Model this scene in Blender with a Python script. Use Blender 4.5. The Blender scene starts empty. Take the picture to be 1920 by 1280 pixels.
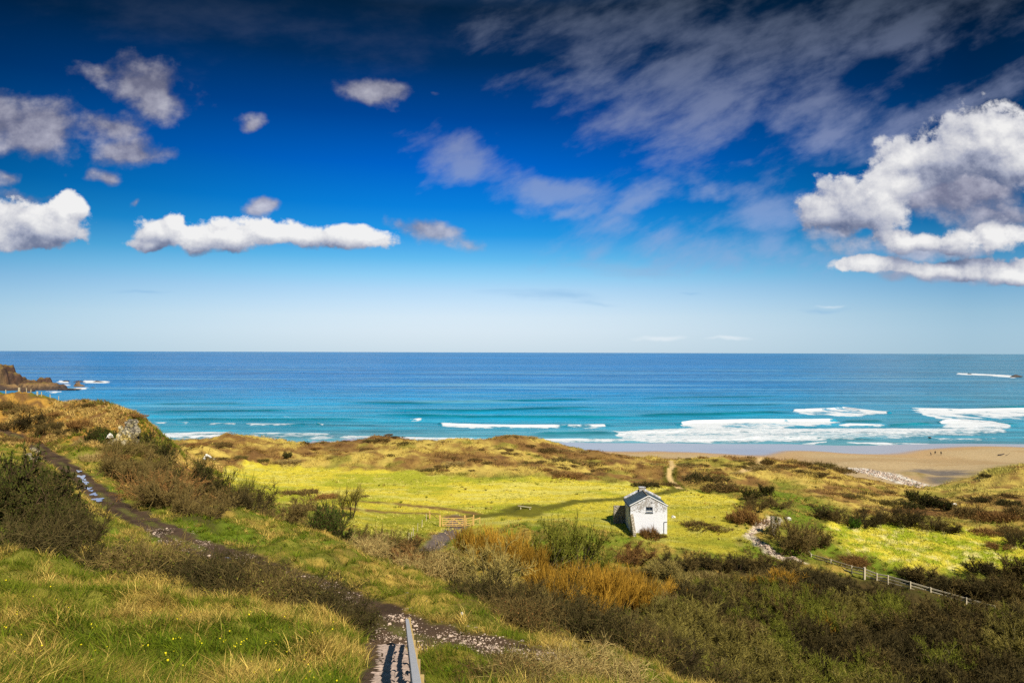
import bpy, math, random
import numpy as np
from math import radians, sin, cos, pi

SC = bpy.context.scene
COL = SC.collection
F = 1280.0          # focal length in pixels of the 1920 px wide photograph (24 mm lens)
CAMZ = 46.0         # eye height above the sea
ROLL = 0.0031
EXPO = 0.55

# ------------------------------------------------------------------ camera
cd = bpy.data.cameras.new('camera')
cam = bpy.data.objects.new('camera', cd)
COL.objects.link(cam)
SC.camera = cam
cd.lens = 24; cd.sensor_width = 36; cd.shift_y = 20 / 1920
cd.clip_start = 0.1; cd.clip_end = 200000
cam.location = (0, 0, CAMZ)
cam.rotation_euler = (pi / 2, -ROLL, 0)
SC.view_settings.view_transform = 'Standard'
SC.view_settings.look = 'None'
SC.view_settings.exposure = EXPO
SC.view_settings.gamma = 1
SC.render.resolution_x, SC.render.resolution_y = 1024, 682
try:
    SC.cycles.max_bounces = 5
    SC.cycles.diffuse_bounces = 2
    SC.cycles.transparent_max_bounces = 4
    SC.cycles.use_denoising = False
except Exception:
    pass

# ------------------------------------------------------------------ sun
SUN_EL, SUN_AZ = radians(43), radians(145)      # azimuth clockwise from the view direction (+y)
sd = bpy.data.lights.new('sun', 'SUN')
sun = bpy.data.objects.new('sun', sd)
COL.objects.link(sun)
sd.energy = 4.6; sd.angle = radians(0.5); sd.color = (1.0, 0.92, 0.78)
from mathutils import Vector
SUNDIR = Vector((sin(SUN_AZ) * cos(SUN_EL), cos(SUN_AZ) * cos(SUN_EL), sin(SUN_EL)))
sun.rotation_euler = SUNDIR.to_track_quat('Z', 'Y').to_euler()

# ------------------------------------------------------------------ small node language
class E_:
    """socket wrapper: arithmetic builds math nodes"""
    def __init__(s, nt, sock): s.nt, s.s = nt, sock
    def _op(s, op, *a):
        n = s.nt.nodes.new('ShaderNodeMath'); n.operation = op
        for i, v in enumerate((s,) + a):
            if isinstance(v, E_): s.nt.links.new(v.s, n.inputs[i])
            else: n.inputs[i].default_value = v
        return E_(s.nt, n.outputs[0])
    def __add__(s, o): return s._op('ADD', o)
    __radd__ = __add__
    def __mul__(s, o): return s._op('MULTIPLY', o)
    __rmul__ = __mul__
    def __sub__(s, o): return s._op('SUBTRACT', o)
    def __rsub__(s, o): return (s * -1.0) + o
    def __truediv__(s, o): return s._op('DIVIDE', o)
    def max(s, o): return s._op('MAXIMUM', o)
    def min(s, o): return s._op('MINIMUM', o)
    def pow(s, o): return s._op('POWER', o)
    def sqrt(s): return s._op('SQRT')
    def abs(s): return s._op('ABSOLUTE')
    def clamp(s): return s.max(0.0).min(1.0)
    def smooth(s, a, b):
        n = s.nt.nodes.new('ShaderNodeMapRange'); n.interpolation_type = 'SMOOTHSTEP'
        s.nt.links.new(s.s, n.inputs[0])
        for i, v in ((1, a), (2, b)): n.inputs[i].default_value = v
        n.inputs[3].default_value = 0; n.inputs[4].default_value = 1
        return E_(s.nt, n.outputs[0])

def xyz(nt, x, y, z=0.0):
    n = nt.nodes.new('ShaderNodeCombineXYZ')
    for i, v in enumerate((x, y, z)):
        if isinstance(v, E_): nt.links.new(v.s, n.inputs[i])
        else: n.inputs[i].default_value = v
    return E_(nt, n.outputs[0])

def noise(nt, vec, scale, detail=6, rough=.55, dist=0.0, lac=2.0):
    n = nt.nodes.new('ShaderNodeTexNoise'); n.noise_dimensions = '3D'
    if vec is not None: nt.links.new(vec.s, n.inputs['Vector'])
    n.inputs['Scale'].default_value = scale; n.inputs['Detail'].default_value = detail
    n.inputs['Roughness'].default_value = rough; n.inputs['Distortion'].default_value = dist
    n.inputs['Lacunarity'].default_value = lac
    return E_(nt, n.outputs[0])

def voro(nt, vec, scale, smooth=.4):
    n = nt.nodes.new('ShaderNodeTexVoronoi'); n.feature = 'SMOOTH_F1'
    nt.links.new(vec.s, n.inputs['Vector']); n.inputs['Scale'].default_value = scale
    n.inputs['Smoothness'].default_value = smooth
    return E_(nt, n.outputs['Distance'])

def mixc(nt, fac, a, b):
    n = nt.nodes.new('ShaderNodeMix'); n.data_type = 'RGBA'
    for v, i in ((fac, 0), (a, 6), (b, 7)):
        if isinstance(v, E_): nt.links.new(v.s, n.inputs[i])
        elif i == 0: n.inputs[i].default_value = v
        else: n.inputs[i].default_value = tuple(v) + (1,)
    return E_(nt, n.outputs[2])

def mulc(nt, a, b):
    n = nt.nodes.new('ShaderNodeMix'); n.data_type = 'RGBA'; n.blend_type = 'MULTIPLY'
    n.inputs[0].default_value = 1
    for v, i in ((a, 6), (b, 7)):
        if isinstance(v, E_): nt.links.new(v.s, n.inputs[i])
        else: n.inputs[i].default_value = tuple(v) + (1,)
    return E_(nt, n.outputs[2])

def ramp(nt, fac, stops, interp='LINEAR'):
    n = nt.nodes.new('ShaderNodeValToRGB'); r = n.color_ramp; r.interpolation = interp
    while len(r.elements) < len(stops): r.elements.new(0.5)
    for e, (p, c) in zip(r.elements, stops):
        e.position = p; e.color = tuple(c) + (1,) if len(c) == 3 else c
    nt.links.new(fac.s, n.inputs[0])
    return E_(nt, n.outputs[0])

# ------------------------------------------------------------------ world: sky texture graded to a deep blue, with clouds
def srgb(r, g, b):
    f = lambda c: c / 12.92 if c < .04045 else ((c + .055) / 1.055) ** 2.4
    return (f(r / 255), f(g / 255), f(b / 255))

def build_world():
    w = bpy.data.worlds.new('World'); SC.world = w; w.use_nodes = True
    nt = w.node_tree; N = nt.nodes; L = nt.links
    bg = N['Background']; bg.inputs[1].default_value = 0.1
    sky = N.new('ShaderNodeTexSky'); sky.sky_type = 'NISHITA'; sky.sun_disc = False
    sky.sun_elevation = SUN_EL; sky.sun_rotation = SUN_AZ; sky.altitude = 50
    K = 10.0 / 2 ** EXPO         # background strength 0.1 and the exposure undone: colours below are as seen
    tc = N.new('ShaderNodeTexCoord'); sp = N.new('ShaderNodeSeparateXYZ')
    L.new(tc.outputs['Generated'], sp.inputs[0])
    dx, dy, dz = (E_(nt, sp.outputs[i]) for i in range(3))
    hor = (dx * dx + dy * dy).sqrt().max(.02)
    el = dz / hor                              # tangent of the elevation
    yy = dy.max(.08)
    U = dx / yy; V = dz / yy                   # direction on the plane ahead
    el1 = el._op('MULTIPLY', 1.0).clamp()
    G = 1 / 2 ** EXPO
    st = [(0, (203, 223, 236)), (.03, (209, 227, 241)), (.05, (206, 226, 241)), (.07, (190, 219, 241)), (.09, (170, 209, 239)), (.11, (142, 199, 237)), (.135, (98, 177, 230)), (.17, (38, 147, 220)),
          (.21, (10, 124, 210)), (.27, (0, 97, 189)), (.34, (0, 70, 144)), (.42, (1, 47, 92)), (.5, (3, 34, 62)), (.75, (60, 95, 140)), (1, (110, 145, 195))]  # overhead stops, out of view, lifted to give blue ambient light
    deep = ramp(nt, el1, [(p, srgb(*c)) for p, c in st])
    deep = mulc(nt, deep, (K, K, K))
    graded = mulc(nt, mulc(nt, E_(nt, sky.outputs[0]), ramp(nt, el1, [(p, tuple(min(1, q * 2.2) for q in srgb(*c))) for p, c in st])), (1.3, 1.3, 1.5))
    base = mixc(nt, .12, deep, graded)
    # the sky darkens away from the middle of the view (a lens vignette put into its colour)
    az = (dx / hor)
    off = (az + .06)
    dark = (1.0 - (off * off * 1.75).min(.66) * (el1.smooth(-.06, .24) * .72 + .28))
    dk = xyz(nt, dark._op('POWER', 1.7), dark._op('POWER', .95), dark._op('POWER', .62) * (1.0 - (off * off * 1.1).min(.45) * el1.smooth(.08, .28)))
    base = mulc(nt, base, dk)

    chain = [None]
    def pt(px, py): return (px - 960) / F, (660 - py) / F
    def union(uv, bl):
        """union of soft ellipses on the plane ahead: 1 in a cloud's middle, 0 at its rim, negative outside"""
        m = None; uv0 = uv; cnt = 0
        for b in bl:
            cnt += 1
            if cnt % 4 == 0:      # keep the evaluation in order (saves shader stack)
                vm = N.new('ShaderNodeVectorMath'); vm.operation = 'MULTIPLY_ADD'; L.new(m.s, vm.inputs[0]); vm.inputs[1].default_value = (1e-9, 1e-9, 0); L.new(uv0.s, vm.inputs[2]); uv = E_(nt, vm.outputs[0])
            px, py, rx, ry, rot = b[:5]; w_ = b[5] if len(b) > 5 else 1.0
            mp = N.new('ShaderNodeMapping'); mp.vector_type = 'TEXTURE'
            L.new(uv.s, mp.inputs[0])
            mp.inputs['Location'].default_value = pt(px, py) + (0,)
            mp.inputs['Rotation'].default_value = (0, 0, radians(rot))
            mp.inputs['Scale'].default_value = (rx / F, ry / F, 1)
            ln = N.new('ShaderNodeVectorMath'); ln.operation = 'LENGTH'; L.new(mp.outputs[0], ln.inputs[0])
            q = E_(nt, ln.outputs['Value'])
            if w_ != 1.0: q = q + (1 - w_)
            m = q if m is None else m._op('SMOOTH_MIN', q, .30)
        return (1.0 - m).max(-1.2)
    wn = N.new('ShaderNodeTexNoise'); wn.inputs['Scale'].default_value = 7.5; wn.inputs['Detail'].default_value = 4
    wn.inputs['Roughness'].default_value = .6
    UV0 = xyz(nt, U, V, .37)
    L.new(UV0.s, wn.inputs['Vector'])
    def warped(uv, amt):
        sb = N.new('ShaderNodeVectorMath'); sb.operation = 'SUBTRACT'; L.new(wn.outputs['Color'], sb.inputs[0]); sb.inputs[1].default_value = (.5, .5, .5)
        m_ = N.new('ShaderNodeVectorMath'); m_.operation = 'MULTIPLY_ADD'; L.new(sb.outputs[0], m_.inputs[0])
        m_.inputs[1].default_value = (amt, amt * .7, 0); L.new(uv.s, m_.inputs[2])
        f_ = N.new('ShaderNodeVectorMath'); f_.operation = 'MULTIPLY'; L.new(m_.outputs[0], f_.inputs[0]); f_.inputs[1].default_value = (1, 1, 0)
        return E_(nt, f_.outputs[0])
    UVa = warped(UV0, .13); UVb = warped(UV0, .09); UVc = warped(UV0, .045)

    # ---- layer 1: thin high sheets
    a = radians(24)
    S = (U * cos(a) + V * sin(a)); T = (V * cos(a) - U * sin(a))
    warp = noise(nt, xyz(nt, U, V, 3.1), 5, 3, .5)
    wv = xyz(nt, S * 1.0 + warp * .05, T * 2.3 + warp * .07, .7)
    n1 = noise(nt, wv, 7.0, 8, .56)
    n2 = noise(nt, wv, 22, 5, .65)
    m = union(UVa, [(1330, 150, 330, 160, 8), (1620, 60, 420, 95, 14), (1240, 60, 420, 70, 0), (1420, 235, 170, 60, 20),
                     (1560, 270, 150, 40, 22), (1790, 190, 230, 42, 20), (870, 300, 130, 50, -18), (1040, 350, 130, 42, -15),
                     (1055, 392, 75, 24, 0), (1180, 380, 110, 24, 16), (1400, 400, 150, 60, 10), (1330, 350, 50, 60, 40, .8),
                     (1220, 455, 280, 70, 0, .85), (1480, 470, 320, 55, 0, .9)])
    d1 = (m * .95 + (n1 - .5) * 3.1 + (n2 - .5) * .75)
    al1 = d1.smooth(-.05, 1.05) * .72
    c1 = ramp(nt, (V * 1.9).clamp(), [(0, srgb(150, 190, 225)), (.35, srgb(140, 168, 216)), (.6, srgb(138, 150, 186)), (1, srgb(74, 86, 106))])
    # dark veil in the upper left
    m0 = union(UVa, [(560, 60, 700, 110, 0), (1000, 40, 300, 80, 0)])
    n0 = noise(nt, xyz(nt, U * .8, V * 1.8, 5.0), 6, 6, .6)
    al0 = (m0 * .5 + (n0 - .5) * 2.0).smooth(.15, 1.0) * .22
    # ---- layer 2: soft grey cumulus
    wv2 = xyz(nt, U, V * 1.25, 2.2)
    g1 = noise(nt, wv2, 14, 7, .55)
    m2 = union(UVb, [(1760, 365, 200, 46, 0, .95), (1890, 410, 120, 44, 0, .9), (1740, 455, 190, 34, 0, .85), (1560, 425, 90, 26, 0, .7), (1760, 520, 180, 20, 0, .75), (265, 165, 105, 50, -12), (190, 140, 80, 22, -5, .7), (20, 235, 150, 62, 0), (90, 250, 90, 60, 0), (190, 235, 60, 38, 0), (250, 282, 75, 28, 0),
                      (195, 335, 36, 22, 20, .8), (695, 175, 90, 30, -6, .9), (815, 185, 45, 26, 0, .5), (468, 232, 40, 22, 15, .85),
                      (505, 388, 42, 20, 30, .8), (265, 378, 32, 15, 20, .6), (800, 430, 95, 26, -14, .95), (10, 345, 30, 30, 0, .7), (30, 385, 90, 30, 0, .5)])
    d2 = m2 * 1.15 + (g1 - .5) * 2.9
    al2 = d2.smooth(-.15, .75) * .92
    g1b = noise(nt, xyz(nt, U + .014, V * 1.25 + .026, 2.2), 14, 5, .55)
    sh2 = (.52 + (g1 - g1b) * 1.1 + (d2 - .6) * .16).clamp()
    c2 = ramp(nt, sh2, [(0, srgb(70, 80, 104)), (.42, srgb(126, 128, 152)), (.72, srgb(182, 182, 198)), (1, srgb(226, 226, 232))])
    c2 = mixc(nt, V.smooth(.1, .24), mixc(nt, .35, c2, srgb(185, 205, 235)), c2)
    # ---- layer 3: bright cumulus
    CU = [(362, 447, 75, 30, 0), (300, 438, 50, 36, 0), (330, 425, 26, 24, 0), (420, 446, 100, 32, 0), (540, 442, 130, 28, 0), (670, 445, 85, 28, 0), (285, 460, 50, 14, 0, .9),
          (60, 425, 92, 46, 0), (110, 400, 46, 36, 0), (-10, 430, 80, 46, 0), (40, 455, 90, 24, 0),
          (1560, 385, 74, 52, 0), (1640, 380, 95, 60, 0), (1700, 300, 95, 55, 28), (1800, 280, 130, 82, 18), (1870, 250, 105, 70, 0), (1700, 335, 110, 45, 15), (1920, 290, 120, 80, 0),
          (1700, 452, 120, 30, 0, .85), (1860, 440, 110, 36, 0, .85), (1620, 495, 90, 20, 0, .9), (1780, 503, 150, 24, 0, .95), (1900, 505, 110, 26, 0, .95)]
    CUB = [(310, 432, 50, 36, 0), (420, 446, 100, 32, 0), (600, 443, 160, 29, 0), (65, 422, 95, 48, 0), (1590, 382, 115, 60, 0),
           (1800, 280, 150, 85, 20), (1860, 300, 180, 80, 0), (1780, 450, 200, 34, 0, .85), (1770, 502, 230, 24, 0, .95)]
    def cum(u, v, det):
        q = xyz(nt, u, v * 1.15, 4.4)
        f = noise(nt, q, 19, det, .64)
        b1 = voro(nt, xyz(nt, u + f * .035, v * 1.15 + f * .035, 1.0), 30, .45)
        return (f - .5) * 2.1 + (.42 - b1) * .60
    m3 = union(UVc, CU)
    f0 = cum(U, V, 8)
    f1 = cum(U + .005, V + .011, 8)
    d3 = m3 * 1.3 + f0 + .10
    al3 = d3.smooth(.02, .42) * .97
    m3b = union(warped(xyz(nt, U + .010, V + .026, .37), .045), CUB)
    lit = (m3 - m3b) * .55 + (f0 - f1) * .50 - (d3 - .8).max(0.0) * .05
    sh3 = (.53 + lit).clamp()
    c3 = ramp(nt, sh3, [(0, srgb(84, 100, 136)), (.28, srgb(126, 134, 160)), (.5, srgb(168, 173, 192)), (.72, srgb(208, 209, 216)), (1, srgb(244, 243, 242))])
    # ---- layer 4: low bars near the horizon
    wv4 = xyz(nt, U * .55, V * 6, 9.0)
    n4 = noise(nt, wv4, 7, 6, .55)
    m4 = union(UVc, [(1050, 552, 150, 16, -3), (1130, 566, 90, 9, -2), (1290, 553, 40, 6, 0), (1540, 580, 80, 8, 0), (270, 548, 110, 8, 0, .8), (1200, 505, 150, 22, 0)])
    al4 = (m4 * .6 + (n4 - .5) * 1.6).smooth(.1, .9) * .5
    m5 = union(UVc, [(1240, 630, 75, 7, 0), (1370, 632, 50, 5, 0), (1560, 572, 70, 6, 0, .7)])
    al5 = (m5 * .7 + (n4 - .5) * 1.4).smooth(.1, .7) * .6

    ahead = dy.smooth(.1, .3)
    def over(basec, al, c):
        return mixc(nt, al * ahead, basec, mulc(nt, c, (K, K, K)))
    vign = (1.0 - (V.smooth(.22, .5) * .30))
    out = over(base, al0, c1)
    out = over(out, al4, mixc(nt, V.smooth(.09, .11), srgb(120, 175, 222), srgb(150, 180, 215)))
    out = over(out, al5, mixc(nt, .0, srgb(232, 240, 246), (1, 1, 1)))
    out = over(out, al1, c1)
    c2v = mulc(nt, c2, xyz(nt, vign, vign, vign))
    out = over(out, al2, c2v)
    out = over(out, al3, c3)
    L.new(out.s, bg.inputs[0])
    w.cycles.sampling_method = 'MANUAL'
    w.cycles.sample_map_resolution = 512
build_world()

# ------------------------------------------------------------------ numpy helpers
def _hash(ix, iy, s):
    h = (ix.astype(np.int64) * 374761393 + iy.astype(np.int64) * 668265263 + s * 974634777) & 0xFFFFFFFF
    h = ((h ^ (h >> 13)) * 1274126177) & 0xFFFFFFFF
    h = ((h ^ (h >> 16)) * 2246822519) & 0xFFFFFFFF
    return ((h ^ (h >> 15)) & 0xFFFFFF) / float(0xFFFFFF)

def vnoise(x, y, s=0):
    x = np.asarray(x, float); y = np.asarray(y, float)
    ix = np.floor(x); iy = np.floor(y); fx = x - ix; fy = y - iy
    fx = fx * fx * (3 - 2 * fx); fy = fy * fy * (3 - 2 * fy)
    a = _hash(ix, iy, s); b = _hash(ix + 1, iy, s); c = _hash(ix, iy + 1, s); d = _hash(ix + 1, iy + 1, s)
    return a + (b - a) * fx + (c - a) * fy + (a - b - c + d) * fx * fy

def fbm(x, y, scale, octv=4, s=0, gain=.5):
    """fractal noise, about -1..1; scale in metres"""
    x = np.asarray(x, float) / scale; y = np.asarray(y, float) / scale
    t = 0; a = 1; n = 0
    for o in range(octv):
        t = t + a * (vnoise(x, y, s + o * 17) * 2 - 1); n += a; a *= gain
        x, y = (x * .8 - y * .6) * 2.03 + 5.3, (x * .6 + y * .8) * 2.03 - 2.1
    return t / n * 1.6

def sstep(x, a, b):
    t = np.clip((x - a) / (b - a), 0, 1); return t * t * (3 - 2 * t)

def at(px, py, d):
    """point seen at pixel px, py of the photograph, d metres ahead"""
    qx = px - 960; qy = py - 660
    X = qx + ROLL * qy; Y = qy - ROLL * qx
    return np.array((X / F * d, d, CAMZ - Y / F * d))

def to_px(x, y, z):
    X = x / y * F; Y = (CAMZ - z) / y * F
    return 960 + X - ROLL * Y, 660 + Y + ROLL * X

# ------------------------------------------------------------------ the lie of the land: surveyed spots (pixel, pixel, distance ahead)
SPOTS = [
 # the spur with the steps, under and before the camera
 (740, 1280, 14.5), (735, 1240, 18.5), (730, 1206, 24), (870, 1292, 17), (850, 1262, 20), (950, 1272, 20), (1010, 1262, 22), (1000, 1295, 18.5), (1120, 1280, 21.5), (1220, 1280, 25),
 (350, 1280, 13.2), (0, 1280, 12), (0, 1180, 17), (0, 1100, 23), (0, 1045, 29), (200, 1075, 28), (250, 1100, 26.5), (250, 1180, 19), (480, 1165, 25), (480, 1220, 18.5),
 (620, 1182, 24.2), (690, 1210, 21.8),
 # the track
 (900, 1222, 24), (880, 1218, 24.3), (760, 1190, 26), (640, 1130, 30.5), (520, 1080, 36), (430, 1045, 41.5), (340, 1015, 47), (250, 970, 58), (180, 925, 72), (130, 885, 88), (60, 832, 116), (30, 819, 121), (0, 812, 122),
 # the bank right of and above the track
 (270, 985, 50), (200, 970, 53), (100, 990, 44), (0, 960, 46), (0, 880, 70), (60, 880, 78), (0, 840, 105),
 (420, 1010, 49), (560, 1050, 42.5), (700, 1100, 34.5), (850, 1150, 29.5), (950, 1190, 26.5), (1050, 1215, 27.5),
 (300, 945, 70), (400, 955, 66), (500, 1000, 54), (620, 1030, 50), (240, 900, 86),
 # left hill
 (0, 745, 150), (70, 748, 142), (160, 757, 136), (220, 768, 131), (262, 790, 125), (0, 785, 128), (100, 790, 126), (180, 810, 118), (110, 835, 112), (200, 850, 104), (290, 850, 108),
 # valley between bank and meadow, scrub
 (560, 985, 78), (620, 1015, 79), (700, 1030, 85), (780, 1045, 90), (830, 1015, 98), (640, 940, 118), (740, 1070, 60), (850, 1110, 52), (960, 1130, 50), (900, 1050, 80),
 (1000, 1180, 45), (1100, 1170, 60), (1060, 1060, 84), (1200, 1150, 70),
 # meadow
 (850, 985, 108), (700, 960, 117), (520, 945, 122), (450, 880, 158), (600, 900, 146), (800, 900, 148), (1000, 915, 141), (1100, 955, 118), (1190, 1000, 105), (1252, 1002, 105), (1320, 990, 107), (1400, 960, 114), (1150, 905, 150), (1000, 990, 105), (1280, 920, 140),
 (350, 870, 160), (400, 845, 172), (320, 846, 172),
 # dune hump along the shore
 (310, 844, 186), (400, 843, 188), (500, 845, 190), (640, 839, 191), (800, 836, 190), (900, 834, 190), (960, 842, 188), (1050, 856, 187), (1180, 867, 187), (1260, 872, 190),
 (470, 865, 166), (640, 871, 164), (900, 887, 156), (760, 853, 176), (900, 858, 172), (1050, 883, 165), (1150, 893, 162), (1250, 888, 166),
 (1330, 874, 184), (1400, 866, 192), (1440, 864, 196), (1500, 864, 200), (1560, 880, 196), (1610, 899, 183), (1380, 904, 158), (1480, 909, 158), (1560, 919, 152), (1680, 932, 163), (1650, 916, 195), (1720, 931, 190), (1740, 943, 157), (1560, 890, 178), (1640, 944, 140),
 # right dunes
 (1920, 872, 186), (1850, 885, 182), (1790, 905, 178), (1920, 915, 160), (1840, 925, 150), (1780, 940, 142), (1900, 965, 124), (1740, 960, 132),
 # lower right field, fence, valley floor
 (1450, 1010, 103), (1560, 985, 112), (1750, 990, 112), (1900, 1020, 104), (1600, 1040, 97), (1750, 1060, 92), (1900, 1080, 88), (1500, 1045, 96), (1622, 1085, 88), (1720, 1110, 83), (1865, 1140, 78),
 (1400, 1040, 96), (1300, 1060, 90), (1300, 1200, 62), (1400, 1300, 55), (1600, 1320, 54), (1600, 1200, 68), (1750, 1200, 68), (1900, 1330, 52), (1900, 1220, 64), (1150, 1230, 46), (1270, 1290, 42),
 # beach
 (1500, 872, 272), (1760, 860, 290), (1900, 862, 284), (1900, 845, 312), (1600, 848, 312), (1640, 885, 246), (1740, 915, 212), (1740, 890, 240), (1820, 880, 248), (1450, 850, 305),
 (1700, 905, 224),
]
XYZ = [  # (x, y, height) of spots the photograph does not show
 (0, 0, CAMZ - 1.75), (-3, 4, CAMZ - 3.0), (3, 4, CAMZ - 3.2), (-10, 0, CAMZ - 2.2), (10, 3, CAMZ - 4.6), (0, -15, CAMZ + 1.5), (-25, 0, CAMZ - 3.5), (25, 0, CAMZ - 9), (60, 0, CAMZ - 16), (0, -60, CAMZ + 12), (-60, -40, CAMZ + 6), (60, -50, CAMZ - 2),
 (12, 15, CAMZ - 10), (25, 25, CAMZ - 17.5), (45, 30, CAMZ - 23), (80, 50, CAMZ - 25), (110, 100, CAMZ - 26), (150, 100, CAMZ - 24), (180, 180, CAMZ - 30), (220, 60, CAMZ - 10), (12, 40, CAMZ - 21.5), (6, 55, CAMZ - 24),
 (-60, 30, CAMZ - 6), (-110, 40, CAMZ - 2), (-110, 100, CAMZ - 9), (-180, 100, CAMZ - 2), (-200, 170, CAMZ - 12),
 (-65, 140, CAMZ - 23.5), (-61, 126, CAMZ - 22), (-55, 112, CAMZ - 21.5), (-72, 158, CAMZ - 25), (-95, 172, CAMZ - 25), (-130, 185, CAMZ - 27), (-160, 190, CAMZ - 27),
 (-52, 95, CAMZ - 19.5), (-46, 104, CAMZ - 23.5), (-44, 120, CAMZ - 26),
]
for gx in range(-400, 461, 60):
    XYZ += [(gx, 238, 8.5 if gx < 55 or gx > 190 else 4.8), (gx, 268, 3.2), (gx, 300, 1.55), (gx, 326, .62), (gx, 345, .1), (gx, 380, -1.2), (gx, 440, -4)]
XYZ += [(112, 200, 7.0), (124, 196, 5.2), (132, 190, 5.0), (118, 215, 5.0), (140, 208, 4.8)]
for gx in range(-400, 40, 45):
    XYZ += [(gx, 205, 20.0), (gx, 222, 13.5)]
def to_world():
    P = []
    for px, py, d in SPOTS: P.append(at(px, py, d))
    for p in XYZ: P.append(np.array(p, float))
    return np.array(P)
CP = to_world()
_c2 = 3.0 ** 2
def _phi(A, B):
    d2 = ((A[:, None, 0] - B[None, :, 0]) ** 2 + (A[:, None, 1] - B[None, :, 1]) ** 2)
    return np.sqrt(d2 + _c2)
def fit():
    n = len(CP); K = _phi(CP, CP) ; A = np.zeros((n + 3, n + 3)); A[:n, :n] = K - np.eye(n) * .6
    Pm = np.c_[np.ones(n), CP[:, :2]]; A[:n, n:] = Pm; A[n:, :n] = Pm.T
    return np.linalg.solve(A, np.r_[CP[:, 2], 0, 0, 0])
WT = fit()
def H0(x, y):
    x = np.asarray(x, float); sh = x.shape; q = np.c_[x.ravel(), np.asarray(y, float).ravel()]; out = np.empty(len(q))
    for i in range(0, len(q), 20000):
        k = q[i:i + 20000]; out[i:i + 20000] = _phi(k, CP) @ WT[:-3] + WT[-3] + k @ WT[-2:]
    return out.reshape(sh)

def hit0(px, py, d0=8.0, d1=900.0, hf=H0):
    """first point of the ground under a pixel"""
    ds = np.exp(np.linspace(np.log(d0), np.log(d1), 700))
    P = np.array([at(px, py, d) for d in ds]); h = hf(P[:, 0], P[:, 1])
    b = np.nonzero(h > P[:, 2])[0]
    if len(b) == 0: return P[-1]
    i = b[0]
    if i == 0: return P[0]
    a0 = P[i - 1, 2] - h[i - 1]; a1 = h[i] - P[i, 2]; t = a0 / (a0 + a1 + 1e-9)
    return P[i - 1] * (1 - t) + P[i] * t

def world_line(pts): return np.array([hit0(px, py)[:2] for px, py in pts])
def dist_line(x, y, ln):
    best = np.full(x.shape, 1e9)
    for (x0, y0), (x1, y1) in zip(ln[:-1], ln[1:]):
        dx, dy = x1 - x0, y1 - y0; t = np.clip(((x - x0) * dx + (y - y0) * dy) / (dx * dx + dy * dy + 1e-9), 0, 1)
        best = np.minimum(best, np.hypot(x - x0 - t * dx, y - y0 - t * dy))
    return best
def poly_sd(x, y, poly):
    """signed distance, positive inside"""
    ins = np.zeros(x.shape, bool); n = len(poly)
    for i in range(n):
        x0, y0 = poly[i]; x1, y1 = poly[(i + 1) % n]
        c = (y0 > y) != (y1 > y)
        ins ^= c & (x < (x1 - x0) * (y - y0) / (y1 - y0 + 1e-12) + x0)
    d = dist_line(x, y, np.vstack([poly, poly[:1]]))
    return np.where(ins, d, -d)

TRACK = np.array([at(px, py, d)[:2] for px, py, d in [(1010, 1245, 22.5), (900, 1222, 24), (760, 1190, 26), (640, 1130, 30.5), (520, 1080, 36), (430, 1045, 41.5), (340, 1015, 47), (250, 970, 58), (180, 925, 72), (130, 885, 88), (60, 832, 116), (30, 819, 121), (-40, 806, 126), (-120, 800, 130)]])
STEPS = np.array([at(px, py, d)[:2] for px, py, d in [(728, 1200, 25), (735, 1240, 18.5), (738, 1280, 14.5)]] + [[-1.2, 6], [-.6, 1], [0, -6]])
LANE = np.array([at(px, py, d)[:2] for px, py, d in [(790, 1050, 89), (835, 1012, 99), (860, 985, 108), (850, 968, 115)]])
RUT1 = np.array([hit0(px, py)[:2] for px, py in [(540, 944), (620, 938), (700, 941), (780, 948), (860, 957), (900, 965)]])
RUT2 = np.array([hit0(px, py)[:2] for px, py in [(600, 955), (700, 957), (800, 963), (850, 968), (905, 967)]])
GREENWAY = np.array([hit0(px, py)[:2] for px, py in [(895, 968), (960, 962), (1020, 955), (1080, 941), (1160, 937), (1240, 925), (1275, 917), (1265, 908), (1255, 900), (1258, 880)]])
DUNEPATH = np.array([hit0(px, py)[:2] for px, py in [(1275, 915), (1258, 902), (1254, 892), (1262, 878), (1258, 866)]])
SANDPATH = np.array([hit0(px, py)[:2] for px, py in [(1388, 891), (1408, 880), (1425, 868), (1428, 862)]])
STONEPATH = np.array([hit0(px, py)[:2] for px, py in [(1455, 975), (1432, 985), (1402, 1005), (1425, 1022), (1470, 1048), (1500, 1056)]])
STREAM = np.array([at(px, py, d)[:2] for px, py, d in [(1610, 880, 254), (1650, 890, 240), (1700, 903, 224), (1742, 914, 212), (1765, 925, 200)]])
MEADOW = world_line([(330, 862), (470, 868), (640, 878), (800, 884), (900, 898), (1050, 893), (1160, 905), (1290, 912), (1400, 945), (1390, 985), (1430, 1035), (1300, 1038), (1180, 1010), (1060, 985), (900, 1000), (840, 1000), (760, 1020), (680, 1010), (640, 985), (560, 950), (470, 930), (380, 900)])
FIELD2 = world_line([(1540, 985), (1650, 972), (1790, 985), (1920, 1010), (1990, 1050), (1920, 1075), (1800, 1075), (1690, 1065), (1600, 1040), (1545, 1010)])
SHADY = np.array([at(px, py, d)[:2] for px, py, d in [(1690, 890, 240), (1740, 878, 254), (1800, 880, 246), (1830, 884, 232), (1765, 908, 214), (1735, 905, 222)]])
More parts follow.
